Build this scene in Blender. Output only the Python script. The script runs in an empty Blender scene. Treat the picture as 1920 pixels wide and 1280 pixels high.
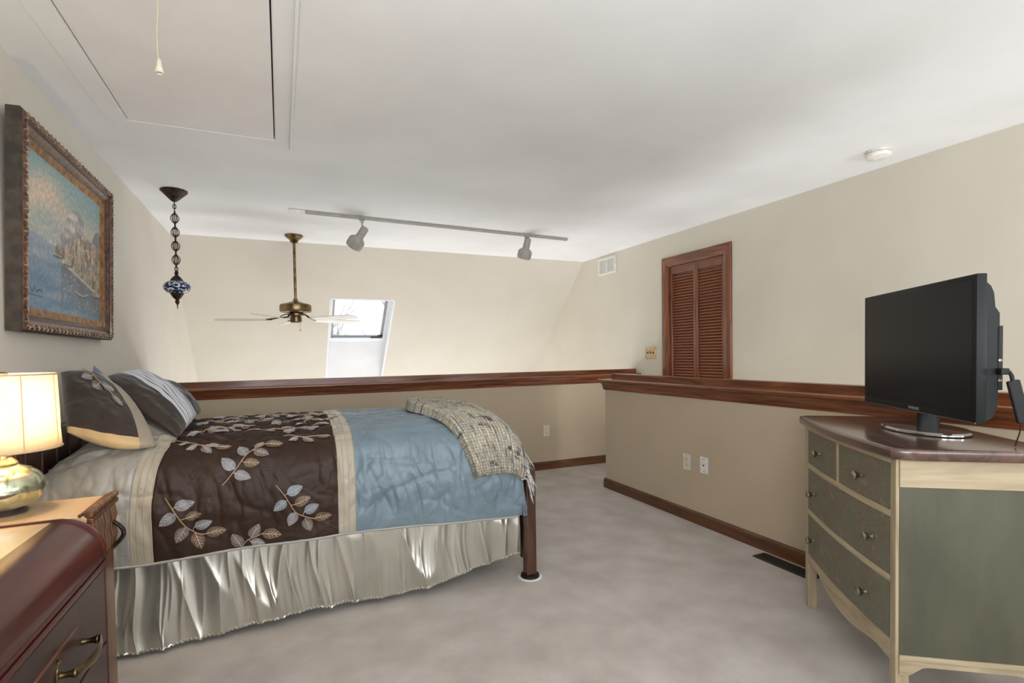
import bpy, bmesh, math, random
from mathutils import Vector, Matrix, noise
R=math.radians; PI=math.pi
random.seed(7)
scn=bpy.context.scene; COL=scn.collection

# ------------------------------------------------------------------ camera
F_PX=970.53; YAW=24.019; PITCH=-1.4527; ROLL=-.8679
cam_d=bpy.data.cameras.new('camera'); cam=bpy.data.objects.new('camera',cam_d); COL.objects.link(cam)
cam_d.sensor_fit='HORIZONTAL'; cam_d.sensor_width=36; cam_d.lens=36*F_PX/1920
cam_d.shift_y=(688.315-640)/1920; cam_d.clip_start=.02
yw,pt,rl=R(YAW),R(PITCH),R(ROLL)
fwd=Vector((math.sin(yw)*math.cos(pt),math.cos(yw)*math.cos(pt),math.sin(pt)))
rt=Vector((math.cos(yw),-math.sin(yw),0)); up=rt.cross(fwd)
r2=math.cos(rl)*rt+math.sin(rl)*up; u2=-math.sin(rl)*rt+math.cos(rl)*up
m=Matrix((r2,u2,-fwd)).transposed().to_4x4(); m.translation=Vector((0,0,1.22))
cam.matrix_world=m; scn.camera=cam

# ------------------------------------------------------------------ world, lights, exposure
w=bpy.data.worlds.new('world'); scn.world=w; w.use_nodes=True
bg=w.node_tree.nodes['Background']; bg.inputs[0].default_value=(.80,.90,1,1); bg.inputs[1].default_value=1.15
scn.view_settings.view_transform='Standard'; scn.view_settings.look='None'
scn.view_settings.gamma=1; scn.view_settings.exposure=0.50; scn.view_settings.use_curve_mapping=False
def area(name,loc,target,sx,sy,power,col=(1,1,1)):
    d=bpy.data.lights.new(name,'AREA'); d.shape='RECTANGLE'; d.size=sx; d.size_y=sy; d.energy=power; d.color=col
    o=bpy.data.objects.new(name,d); COL.objects.link(o); o.location=loc
    o.rotation_euler=(Vector(target)-Vector(loc)).to_track_quat('-Z','Y').to_euler(); return o
area('window_daylight',(1.5,-2.15,1.35),(1.5,1.0,3.2),3.2,1.5,28,(.95,.98,1))
area('left_fill',(-.93,-.6,1.35),(2.0,3.4,2.0),1.8,1.3,42,(.95,.98,1))  # added fill from the left to lift the half wall; no window
area('right_window_daylight',(3.5,-1.9,1.15),(-.8,4.0,1.9),.6,.8,36,(.97,.985,1))
area('ceiling_bounce_fill',(.7,-.9,1.5),(.9,-.3,2.44),2.0,1.4,30,(.97,.985,1))  # added uplight, bounced off the ceiling to brighten ceiling and walls
area('stairwell_daylight',(1.4,6.6,-1.9),(1.4,6.0,2.4),3.8,1.8,44,(.98,.985,1))
area('lower_fill',(1.2,8.95,-1.5),(.2,4.4,2.0),3.6,1.5,122,(.98,.985,1))  # added fill from below to brighten the side walls; no window there
area('landing_daylight',(3.26,2.0,-1.2),(3.0,2.4,2.4),.7,2.6,46,(.98,.985,1))

# ------------------------------------------------------------------ helpers
def lin(c):
    return tuple(((x/255)/12.92 if x/255<=.04045 else ((x/255+.055)/1.055)**2.4) for x in c)+(1,)
MATS={}
def newmat(name):
    m=bpy.data.materials.new(name); m.use_nodes=True; MATS[name]=m
    nt=m.node_tree; b=nt.nodes['Principled BSDF']; return m,nt,b
def N(nt,t,**kw):
    n=nt.nodes.new(t)
    for k,v in kw.items():
        if k.startswith('i_'): n.inputs[k[2:].replace('_',' ')].default_value=v
        else: setattr(n,k,v)
    return n
def ramp(nt,stops,fac,interp='LINEAR'):
    r=nt.nodes.new('ShaderNodeValToRGB'); cr=r.color_ramp; cr.interpolation=interp
    while len(cr.elements)<len(stops): cr.elements.new(.5)
    for e,(p,c) in zip(cr.elements,stops): e.position=p; e.color=c
    nt.links.new(fac,r.inputs[0]); return r
def coords(nt,kind='Object',scale=(1,1,1)):
    tc=nt.nodes.new('ShaderNodeTexCoord'); mp=nt.nodes.new('ShaderNodeMapping'); mp.inputs['Scale'].default_value=scale
    nt.links.new(tc.outputs[kind],mp.inputs[0]); return mp.outputs[0]
def bump(nt,b,h,strength,dist=.01):
    bp=N(nt,'ShaderNodeBump'); bp.inputs['Strength'].default_value=strength; bp.inputs['Distance'].default_value=dist
    nt.links.new(h,bp.inputs['Height']); nt.links.new(bp.outputs[0],b.inputs['Normal'])
def noisy(name,c1,c2,scale,rough=.6,metal=0,bs=0,bscale=None,bdist=.01,stretch=(1,1,1),coat=0,detail=4,lo=.35,hi=.65,kind='Object',spec=.5):
    m,nt,b=newmat(name); v=coords(nt,kind,stretch)
    n=N(nt,'ShaderNodeTexNoise'); n.inputs['Scale'].default_value=scale; n.inputs['Detail'].default_value=detail
    nt.links.new(v,n.inputs['Vector']); r=ramp(nt,[(lo,lin(c1)),(hi,lin(c2))],n.outputs['Fac'])
    nt.links.new(r.outputs[0],b.inputs['Base Color']); b.inputs['Roughness'].default_value=rough; b.inputs['Metallic'].default_value=metal
    b.inputs['Coat Weight'].default_value=coat; b.inputs['Coat Roughness'].default_value=.12; b.inputs['Specular IOR Level'].default_value=spec
    if bs:
        n2=N(nt,'ShaderNodeTexNoise'); n2.inputs['Scale'].default_value=bscale or scale; n2.inputs['Detail'].default_value=6
        nt.links.new(v,n2.inputs['Vector']); bump(nt,b,n2.outputs['Fac'],bs,bdist)
    return m
def wood(name,c1,c2,c3,axis='Y',rough=.35,scale=1,coat=.3,bs=.15):
    m,nt,b=newmat(name)
    st={'X':(1.2,14,14),'Y':(14,1.2,14),'Z':(14,14,1.2)}[axis]
    v=coords(nt,'Object',tuple(s*scale for s in st))
    n=N(nt,'ShaderNodeTexNoise'); n.inputs['Scale'].default_value=1.6; n.inputs['Detail'].default_value=8; n.inputs['Distortion'].default_value=1.2
    nt.links.new(v,n.inputs['Vector'])
    r=ramp(nt,[(.28,lin(c1)),(.5,lin(c2)),(.74,lin(c3))],n.outputs['Fac'])
    nt.links.new(r.outputs[0],b.inputs['Base Color']); b.inputs['Roughness'].default_value=rough
    b.inputs['Coat Weight'].default_value=coat; b.inputs['Coat Roughness'].default_value=.15
    bump(nt,b,n.outputs['Fac'],bs,.004); return m
def plain(name,c,rough=.5,metal=0,coat=0,spec=.5):
    m,nt,b=newmat(name)
    n=N(nt,'ShaderNodeTexNoise'); n.inputs['Scale'].default_value=30; v=coords(nt); nt.links.new(v,n.inputs['Vector'])
    c1=tuple(max(0,x*.95) for x in c); c2=tuple(min(255,x*1.04) for x in c)
    r=ramp(nt,[(.3,lin(c1)),(.7,lin(c2))],n.outputs['Fac']); nt.links.new(r.outputs[0],b.inputs['Base Color'])
    b.inputs['Roughness'].default_value=rough; b.inputs['Metallic'].default_value=metal; b.inputs['Coat Weight'].default_value=coat
    b.inputs['Specular IOR Level'].default_value=spec
    return m

def thing(name,label,cat,loc=(0,0,0),rz=0,group=None,kind=None):
    o=bpy.data.objects.new(name,None); o.empty_display_size=.05; COL.objects.link(o); o.location=loc; o.rotation_euler=(0,0,rz)
    if label: o['label']=label
    if cat: o['category']=cat
    if group: o['group']=group
    if kind: o['kind']=kind
    o['_m']=1; del o['_m']
    return o
def wm(o):
    mm=Matrix.LocRotScale(o.location,o.rotation_euler,o.scale)
    return (wm(o.parent)@mm) if o.parent else mm
def obj(name,bm,mat,parent=None,smooth=False,world=False,kind=None,label=None,loc=None,rot=None):
    me=bpy.data.meshes.new(name)
    if world and parent: bm.transform(wm(parent).inverted())
    bmesh.ops.recalc_face_normals(bm,faces=bm.faces)
    bm.to_mesh(me); bm.free()
    if isinstance(mat,(list,tuple)):
        for x in mat: me.materials.append(x)
    elif mat: me.materials.append(mat)
    if smooth:
        for p in me.polygons: p.use_smooth=True
        if smooth!='all':
            try: me.set_sharp_from_angle(angle=R(35))
            except Exception: pass
    o=bpy.data.objects.new(name,me); COL.objects.link(o)
    if parent: o.parent=parent
    if kind: o['kind']=kind
    if label: o['label']=label
    if loc: o.location=loc
    if rot: o.rotation_euler=rot
    return o
def tag(o,label,cat,group=None,kind=None):
    o['label']=label; o['category']=cat
    if group: o['group']=group
    if kind: o['kind']=kind
    return o
def struct(name,bm,mat,**k):
    return obj(name,bm,mat,kind='structure',**k)
def B(): return bmesh.new()
def box(bm,x0,x1,y0,y1,z0,z1,bev=0,seg=2,mi=0):
    vs=[bm.verts.new((x,y,z)) for x in (x0,x1) for y in (y0,y1) for z in (z0,z1)]
    q=[(0,1,3,2),(4,6,7,5),(0,4,5,1),(2,3,7,6),(0,2,6,4),(1,5,7,3)]
    fs=[bm.faces.new([vs[i] for i in f]) for f in q]
    for f in fs: f.material_index=mi
    if bev:
        es=set(e for f in fs for e in f.edges)
        bmesh.ops.bevel(bm,geom=list(es),offset=bev,segments=seg,affect='EDGES',profile=.5)
    return vs
def bx(*a,**k):
    bm=B(); box(bm,*a,**k); return bm
def frame_of(d):
    d=Vector(d).normalized(); a=Vector((0,0,1)) if abs(d.z)<.9 else Vector((1,0,0))
    x=a.cross(d).normalized(); return x,d.cross(x)
def tube(bm,pts,r,seg=8,cap=True,flat=1.0):
    pts=[Vector(p) for p in pts]; rings=[]
    px=None
    for i,p in enumerate(pts):
        d=(pts[min(i+1,len(pts)-1)]-pts[max(i-1,0)])
        if d.length<1e-9: d=Vector((0,0,1))
        d.normalize()
        if px is None: x,y=frame_of(d)
        else:
            x=(px-d*px.dot(d)); x=x.normalized() if x.length>1e-6 else frame_of(d)[0]; y=d.cross(x)
        px=x; rr=r[i] if isinstance(r,(list,tuple)) else r
        rings.append([bm.verts.new(p+x*math.cos(2*PI*k/seg)*rr+y*math.sin(2*PI*k/seg)*rr*flat) for k in range(seg)])
    for a,b in zip(rings,rings[1:]):
        for k in range(seg): bm.faces.new((a[k],a[(k+1)%seg],b[(k+1)%seg],b[k]))
    if cap: bm.faces.new(rings[0][::-1]); bm.faces.new(rings[-1])
def lathe(bm,prof,c=(0,0,0),seg=24,axis=(0,0,1),cap=True,lobes=0,lob=0):
    c=Vector(c); ax=Vector(axis).normalized(); x,y=frame_of(ax); rings=[]
    for r,h in prof:
        rings.append([bm.verts.new(c+ax*h+(x*math.cos(2*PI*k/seg)+y*math.sin(2*PI*k/seg))*max(r,1e-4)*(1+lob*math.cos(lobes*2*PI*k/seg))) for k in range(seg)])
    for a,b in zip(rings,rings[1:]):
        for k in range(seg): bm.faces.new((a[k],a[(k+1)%seg],b[(k+1)%seg],b[k]))
    if cap: bm.faces.new(rings[0][::-1]); bm.faces.new(rings[-1])
def extrude_poly(bm,pts,vec):
    vec=Vector(vec); a=[bm.verts.new(p) for p in pts]; b=[bm.verts.new(Vector(p)+vec) for p in pts]
    n=len(a); bm.faces.new(a[::-1]); bm.faces.new(b)
    for i in range(n): bm.faces.new((a[i],a[(i+1)%n],b[(i+1)%n],b[i]))
def grid(bm,nu,nv,f,uvf=None,matf=None,flip=False):
    V=[[bm.verts.new(f(i/nu,j/nv)) for j in range(nv+1)] for i in range(nu+1)]
    uvl=bm.loops.layers.uv.verify() if uvf else None
    for i in range(nu):
        for j in range(nv):
            idx=((i,j),(i+1,j),(i+1,j+1),(i,j+1))
            fc=bm.faces.new([V[a][b] for a,b in idx])
            if uvf:
                for lp,(a,b) in zip(fc.loops,idx): lp[uvl].uv=uvf(a/nu,b/nv)
            if matf: fc.material_index=matf((i+.5)/nu,(j+.5)/nv)
    return V
def spline(pts,t):
    n=len(pts)-1; x=max(0,min(.999999,t))*n; i=int(x); f=x-i
    p0=pts[max(i-1,0)];p1=pts[i];p2=pts[i+1];p3=pts[min(i+2,n)]
    return [ .5*((2*b)+(-a+c)*f+(2*a-5*b+4*c-d)*f*f+(-a+3*b-3*c+d)*f**3) for a,b,c,d in zip(p0,p1,p2,p3)]
def sstep(a,b,x):
    t=max(0,min(1,(x-a)/(b-a))); return t*t*(3-2*t)
def copy_tree(o,parent=None):
    c=o.copy(); COL.objects.link(c)
    if parent: c.parent=parent
    for ch in list(o.children): copy_tree(ch,c)
    return c

# ------------------------------------------------------------------ materials
M_ceil=noisy('ceiling_paint',(226,227,228),(232,233,234),2,rough=.9,bs=.05,bscale=60)
M_hatch=noisy('hatch_paint',(226,224,224),(232,231,231),3,rough=.7,bs=.03,bscale=40)
M_wall=noisy('wall_paint',(210,205,194),(214,209,199),2,rough=.85,bs=.05,bscale=80)
M_wallr=noisy('wall_paint_right',(205,199,185),(209,204,190),2,rough=.85,bs=.05,bscale=80)
M_half=noisy('half_wall_paint',(184,168,145),(190,174,151),2,rough=.8,bs=.05,bscale=80)
M_white=noisy('white_gloss_paint',(222,225,230),(230,232,236),3,rough=.4)
M_trim={a:wood('trim_wood_'+a,(66,32,16),(112,60,32),(146,88,50),a,rough=.3,coat=.4) for a in 'XYZ'}
M_base={a:wood('baseboard_wood_'+a,(66,38,20),(92,56,32),(114,74,42),a,rough=.35,coat=.3) for a in 'XY'}
M_louv=wood('louver_wood',(96,50,30),(134,78,50),(160,100,68),'Y',rough=.35,coat=.35,scale=.5)
M_bed={a:wood('bed_wood_'+a,(52,32,22),(78,48,33),(98,64,46),a,rough=.35,coat=.3) for a in 'YZ'}
M_mahog=wood('mahogany_lacquer',(52,18,14),(74,28,21),(92,38,28),'Y',rough=.3,coat=.3,scale=.5,bs=.03); MATS_SPEC=bpy.data.materials['mahogany_lacquer'].node_tree.nodes['Principled BSDF'].inputs['Specular IOR Level']; MATS_SPEC.default_value=.3
M_mahogz=wood('mahogany_lacquer_front',(40,22,18),(56,30,25),(70,38,30),'Z',rough=.4,coat=.15,scale=.5,bs=.03)
M_lamplit_veneer=wood('lamplit_veneer',(188,156,118),(206,176,136),(220,192,152),'Y',rough=.3,coat=.6,scale=.4,bs=.03)  # lamp glow and reflection on the tops, painted in as pale honey
M_carved=wood('carved_walnut',(60,34,18),(104,64,34),(140,94,52),'Z',rough=.35,coat=.4,scale=2,bs=.4)
M_oakx={a:wood('pale_oak_'+a,(144,130,104),(168,152,124),(186,170,141),a,rough=.5,coat=.1,scale=1.2) for a in 'XYZ'}
M_dtop=wood('dark_walnut_top',(54,34,28),(82,56,46),(104,76,62),'X',rough=.22,coat=.7,scale=.8,bs=.05)
M_chrome=plain('chrome',(215,215,218),rough=.12,metal=1)
M_brass=noisy('antique_brass',(92,76,54),(146,126,92),14,rough=.3,metal=1,bs=.1,bscale=60)
M_pewter=noisy('pewter',(120,112,92),(164,156,134),20,rough=.35,metal=1)
M_bronze=noisy('dark_bronze',(40,32,28),(78,62,48),40,rough=.45,metal=.8,bs=.5,bscale=120)
M_black=plain('black_plastic',(22,23,24),rough=.5,spec=.25)
M_blackm=plain('black_matte_plastic',(34,35,36),rough=.65,spec=.25)
M_ivory=plain('ivory_plastic',(216,208,190),rough=.4)
M_cream=plain('white_plastic',(226,224,218),rough=.4)
M_dark=plain('dark_slot',(50,46,40),rough=.7)
M_grey=plain('track_grey',(160,158,150),rough=.5)
M_gold=noisy('gilded_wood',(120,78,40),(176,130,74),30,rough=.4,metal=.3,bs=.3,bscale=80)
M_frame=noisy('frame_walnut',(62,38,28),(110,76,58),40,rough=.35,metal=.1,bs=.4,bscale=90,coat=.3)
M_fside=noisy('frame_side_black',(40,34,28),(64,54,44),25,rough=.6,bs=.2,bscale=60)

def carpet():
    m,nt,b=newmat('carpet'); v=coords(nt)
    n=N(nt,'ShaderNodeTexNoise'); n.inputs['Scale'].default_value=4.5; n.inputs['Detail'].default_value=7; nt.links.new(v,n.inputs['Vector'])
    n2=N(nt,'ShaderNodeTexNoise'); n2.inputs['Scale'].default_value=330; n2.inputs['Detail'].default_value=3; nt.links.new(v,n2.inputs['Vector'])
    mx=N(nt,'ShaderNodeMath',operation='MULTIPLY_ADD'); nt.links.new(n2.outputs[0],mx.inputs[0]); mx.inputs[1].default_value=.35; nt.links.new(n.outputs[0],mx.inputs[2])
    r=ramp(nt,[(.5,lin((182,172,162))),(.85,lin((206,197,188)))],mx.outputs[0]); nt.links.new(r.outputs[0],b.inputs['Base Color'])
    b.inputs['Roughness'].default_value=.95; b.inputs['Specular IOR Level'].default_value=.1; b.inputs['Sheen Weight'].default_value=.25
    bump(nt,b,n2.outputs[0],.8,.006); return m
M_carpet=carpet()

# ------------------------------------------------------------------ room shell
XL,XR,XN,YB,CH=-.96,3.73,2.67,4.825,2.44
SY,SZ=.7213,-.6926
def sl(x,s,off=0): return (x,5.965+SY*s+.6926*off,2.44+SZ*s+.7213*off)
bm=B(); box(bm,XL,XN+.12,-2.2,YB+.12,-.25,0); box(bm,XN+.12,XR,3.93,YB+.12,-.25,0); struct('floor',bm,M_carpet)
struct('floor_lower',bx(XL,XR,-2.2,9.5,-2.75,-2.6),M_carpet)
# ceiling with a rectangular hole for the attic hatch
HX0,HX1,HY0,HY1=-.683,-.002,1.82,3.215
bm=B(); box(bm,XL-.1,HX0,-2.3,5.965,CH,CH+.1); box(bm,HX1,XR+.1,-2.3,5.965,CH,CH+.1)
box(bm,HX0,HX1,-2.3,HY0,CH,CH+.1); box(bm,HX0,HX1,HY1,5.965,CH,CH+.1); struct('ceiling',bm,M_ceil)
def gable(bm,x0,x1,y0):
    extrude_poly(bm,[(x0,y0,-2.7),(x0,9.2,-2.7),(x0,9.2,-.62),(x0,5.965+.08,CH+.03),(x0,5.965,CH+.1),(x0,y0,CH+.1)],(x1-x0,0,0))
bm=B(); gable(bm,XL-.1,XL,-2.3); struct('wall_left',bm,M_wall)
# right wall with an opening for the louvered closet
DY0,DY1,DZ=3.56,4.30,2.11
bm=B(); box(bm,XR,XR+.1,-2.3,DY0,-2.7,CH+.1); gable(bm,XR,XR+.1,DY1); box(bm,XR,XR+.1,DY0,DY1,DZ,CH+.1); box(bm,XR,XR+.1,DY0,DY1,-2.7,0)
box(bm,XR+.1,XR+.12,DY0-.1,DY1+.1,-.1,DZ+.1)
struct('wall_right',bm,M_wallr)
# back wall behind the camera with a wide window opening
bm=B(); box(bm,XL,-.1,-2.3,-2.2,-2.7,CH); box(bm,3.1,XR,-2.3,-2.2,-2.7,CH); box(bm,-.1,3.1,-2.3,-2.2,-2.7,.6); box(bm,-.1,3.1,-2.3,-2.2,2.1,CH)
struct('wall_back',bm,M_wall)
# sloped far wall with skylight opening
WX0,WX1,S0,S1=.566,1.306,.772,2.55
def slab(bm,x0,x1,s0,s1,o0,o1):
    vs=[bm.verts.new(sl(x,s,o)) for x in (x0,x1) for s in (s0,s1) for o in (o0,o1)]
    for f in [(0,1,3,2),(4,6,7,5),(0,4,5,1),(2,3,7,6),(0,2,6,4),(1,5,7,3)]: bm.faces.new([vs[i] for i in f])
bm=B(); slab(bm,XL-.05,WX0,-.1,4.4,0,.1); slab(bm,WX1,XR+.05,-.1,4.4,0,.1); slab(bm,WX0,WX1,-.1,S0,0,.1); slab(bm,WX0,WX1,S1,4.4,0,.1)
struct('wall_far',bm,M_wall)
struct('wall_far_knee',bx(XL,XR,9.1,9.2,-2.7,-.55),M_wall)
# near half wall, back half wall, caps
struct('wall_half_near',bx(XN,XN+.12,-2.2,3.93,-.02,.965),M_half)
struct('wall_half_back',bx(XL,XR,YB,YB+.12,-.02,.965),M_half)
struct('wall_half_near_lower',bx(XN,XN+.12,-2.2,3.93,-2.7,-.25),M_half)
def cap(name,axis,a0,a1,end0=False,end1=False):
    mat=M_trim[axis]
    t=thing(name,None,None,kind='structure')
    def prof_obj(nm,prof,b0,b1,depth_mirror=False):
        bm=B()
        if axis=='Y': pts=[(XN+d,b0,z) for d,z in prof]; extrude_poly(bm,pts,(0,b1-b0,0))
        else: pts=[(b0,YB+d,z) for d,z in prof]; extrude_poly(bm,pts,(b1-b0,0,0))
        return obj(nm,bm,mat,t,smooth=True)
    e=.045 if end1 else 0
    T=.12
    prof_obj('ledge_board',[(-.048,.958),(-.054,.962),(-.056,.970),(-.054,.978),(-.048,.982),(T+.048,.982),(T+.056,.970),(T+.048,.958)],a0,a1+e)
    for side in (0,1):
        f=(lambda d:d) if side==0 else (lambda d:T-d)
        pr=[(0,.888),(-.006,.888),(-.009,.894),(-.009,.904),(-.014,.909),(-.016,.915),(-.016,.921),(-.022,.932),(-.030,.943),(-.038,.949),(-.040,.958),(0,.958)]
        prof_obj('crown_moulding',[(f(d),z) for d,z in pr],a0,a1+(e*.4 if end1 else 0))
    prof_obj('upright_board',[(.035,.982),(.035,1.028),(.038,1.031),(.105,1.031),(.108,1.028),(.108,.982)],a0,a1-(.05 if end1 else 0))
    return t
cap('trim_1','Y',-2.2,3.93,end1=True)
cap('trim_2','X',XL,XR)
def bboard(name,x0,x1,y0,y1,ax):
    bm=B()
    if ax=='Y':
        s=1 if x1>x0 else -1
        pr=[(x0,0),(x1,0),(x1,.062),(x0+(x1-x0)*.75,.072),(x0+(x1-x0)*.45,.080),(x0,.084)]
        extrude_poly(bm,[(x,y0,z) for x,z in pr],(0,y1-y0,0))
    else:
        pr=[(y0,0),(y1,0),(y1,.062),(y0+(y1-y0)*.75,.072),(y0+(y1-y0)*.45,.080),(y0,.084)]
        extrude_poly(bm,[(x0,y,z) for y,z in pr],(x1-x0,0,0))
    struct(name,bm,M_base[ax])
bboard('baseboard_near',XN,XN-.016,-2.2,3.946,'Y')
bboard('baseboard_back',XL,XR,YB,YB-.016,'X')
bboard('baseboard_left',XL,XL+.016,-2.2,YB-.016,'Y')
bboard('baseboard_end',XN,XN+.12,3.93,3.946,'X')

# attic hatch: panel, thin casing boards and the pull cord
t=thing('trim_3',None,None,kind='structure')
obj('casing_board',bx(HX1+.004,HX1+.075,HY0-.1,HY1+.085,CH-.003,CH,bev=.001),M_ceil,t)
obj('casing_bead',bx(HX1+.075,HX1+.088,HY0-.1,HY1+.085,CH-.011,CH,bev=.003),M_ceil,t)
obj('casing_board',bx(HX0-.095,HX0-.004,HY0-.1,HY1+.085,CH-.0025,CH,bev=.001),M_ceil,t)
obj('casing_board',bx(HX0-.004,HX1+.004,HY1+.004,HY1+.085,CH-.0025,CH,bev=.001),M_ceil,t)
hatch=thing('attic_hatch','large white painted attic hatch panel set into the ceiling, its pull cord hanging','hatch',((HX0+HX1)/2,(HY0+HY1)/2,CH))
obj('panel',bx(HX0+.005,HX1-.006,HY0+.01,HY1-.005,CH-.002,CH+.02,bev=.001),M_hatch,hatch,world=True)
bm=B(); box(bm,HX0,HX1,HY0,HY1,CH+.02,CH+.05); obj('backing',bm,M_dark,hatch,world=True)
for (x,y) in ((-.05,3.17),(-.06,2.72),(-.63,2.62),(-.62,3.17)):
    bm=B(); lathe(bm,[(.004,0),(.005,.0015),(.003,.003)],(x,y,CH-.005),10); obj('screw_head',bm,M_ivory,hatch,world=True)
bm=B(); pts=[(-.333+.003*math.sin(i*.6),1.98,2.44-.0265*i) for i in range(11)]; tube(bm,pts,.0022,6); obj('pull_cord',bm,plain('cord_beige',(196,182,152),rough=.8),hatch,world=True)
bm=B(); lathe(bm,[(.003,.045),(.007,.04),(.009,.02),(.013,.003),(.013,0),(.010,-.001),(.008,.006)],(-.332,1.98,2.132),14); obj('pull_bell',bm,M_ivory,hatch,world=True,smooth=True)

# ------------------------------------------------------------------ skylight
t=thing('window_1',None,None,kind='structure')
M_shaft=M_white
bm=B(); D=.17
def q4(bm,a,b,c,d,th=(0,0,0)):
    vs=[bm.verts.new(p) for p in (a,b,c,d)]; bm.faces.new(vs)
SW=1.62
for x in (WX0,WX1):
    s=-1 if x==WX0 else 1
    for (o0,o1,sa,sb) in ((0,D+.05,S0-.0,S1),):
        vs=[bm.verts.new(p) for p in (sl(x-s*.003,sa,-.001),sl(x-s*.003,sb,-.001),sl(x-s*.003,sb,D+.05),sl(x-s*.003,sa,D+.05))]
        ws=[bm.verts.new(Vector(v.co)+Vector((s*.02,0,0))) for v in vs]
        bm.faces.new(vs); bm.faces.new(ws[::-1])
        for i in range(4): bm.faces.new((vs[i],vs[(i+1)%4],ws[(i+1)%4],ws[i]))
slab(bm,WX0,WX1,S0-.02,S0+.003,-.001,D+.05)
obj('reveal',bm,M_shaft,t)
bm=B()  # lower apron of the shaft, from the sash bottom down to the wall plane
vs=[(WX0,SW,D),(WX1,SW,D),(WX1,S1,0),(WX0,S1,0)]
a=[bm.verts.new(sl(*v)) for v in vs]; b=[bm.verts.new(Vector(sl(*v))+Vector((0,.014,.014))) for v in vs]
bm.faces.new(a); bm.faces.new(b[::-1])
for i in range(4): bm.faces.new((a[i],a[(i+1)%4],b[(i+1)%4],b[i]))
obj('sill_panel',bm,M_shaft,t)
bm=B(); fw_=.035
slab(bm,WX0,WX0+fw_,S0,SW,D-.02,D+.04); slab(bm,WX1-fw_,WX1,S0,SW,D-.02,D+.04)
slab(bm,WX0+fw_,WX1-fw_,S0,S0+fw_,D-.02,D+.04); slab(bm,WX0+fw_,WX1-fw_,SW-fw_-.02,SW,D-.02,D+.04); obj('window_frame',bm,M_white,t)
M_sash=plain('sash_grey',(150,150,152),rough=.5)
bm=B(); i0=fw_+.002; sw_=.026
slab(bm,WX0+i0,WX0+i0+sw_,S0+i0,SW-i0-.02,D,D+.03); slab(bm,WX1-i0-sw_,WX1-i0,S0+i0,SW-i0-.02,D,D+.03)
slab(bm,WX0+i0+sw_,WX1-i0-sw_,S0+i0,S0+i0+.008,D,D+.03); slab(bm,WX0+i0+sw_,WX1-i0-sw_,SW-i0-.03,SW-i0-.02,D,D+.03); obj('sash',bm,M_sash,t)
mg,nt,b=newmat('glass'); nt.nodes.remove(b); g=N(nt,'ShaderNodeBsdfGlossy'); g.inputs['Roughness'].default_value=.02; tr=N(nt,'ShaderNodeBsdfTransparent'); mx=N(nt,'ShaderNodeMixShader'); mx.inputs[0].default_value=.05
nt.links.new(tr.outputs[0],mx.inputs[1]); nt.links.new(g.outputs[0],mx.inputs[2]); nt.links.new(mx.outputs[0],nt.nodes['Material Output'].inputs[0])
bm=B(); slab(bm,WX0+i0+.01,WX1-i0-.01,S0+i0,SW-i0-.02,D+.012,D+.016); obj('pane',bm,mg,t)
bm=B(); slab(bm,WX1-.19,WX1-i0-.015,SW-.075,SW-.062,D-.025,D-.002); slab(bm,WX1-.10,WX1-i0,SW-.10,SW-.085,D-.03,D); obj('latch',bm,M_dark,t)
# bare trees outside
M_bark=noisy('bark',(120,112,108),(160,150,142),6,rough=.9)
def tree(x,y,z0,h,seed,label):
    rnd=random.Random(seed); bm=B()
    def br(p,d,l,r,dep):
        n=4; pts=[p]; q=Vector(p); dd=Vector(d)
        for i in range(n):
            dd=(dd+Vector((rnd.uniform(-.16,.16),rnd.uniform(-.16,.16),rnd.uniform(-.05,.12)))).normalized(); q=q+dd*l/n; pts.append(q.copy())
        tube(bm,pts,[r*(1-.5*i/n) for i in range(n+1)],5,cap=False)
        if dep>0:
            for k in range(3 if dep>1 else 4):
                b0=pts[rnd.randint(1,n)]; ang=rnd.uniform(0,2*PI); sp=rnd.uniform(.4,.9)
                nd=(dd+Vector((math.cos(ang)*sp,math.sin(ang)*sp,rnd.uniform(-.1,.5)))).normalized()
                br(b0,nd,l*rnd.uniform(.5,.72),r*.5,dep-1)
    br(Vector((x,y,z0)),Vector((0,0,1)),h*.5,h*.012,4)
    r_=bm.verts; o=obj('bare_tree',bm,M_bark); tag(o,label,'tree','bare winter trees outside the skylight')
tree(2.2,17,-2.6,9,3,'bare winter tree outside, left side of the skylight glass')
tree(4.1,21,-2.6,10,11,'bare winter tree outside, towards the middle of the skylight glass')
tree(1.2,24,-2.6,12,23,'most distant bare winter tree outside, behind the fan blades in the skylight glass')
o=obj('ground_outside',bx(-30,40,9.3,60,-2.85,-2.65),noisy('snowy_ground',(190,190,186),(225,225,225),1,rough=.9)); o.name='floor_outside'; o['kind']='structure'

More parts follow.
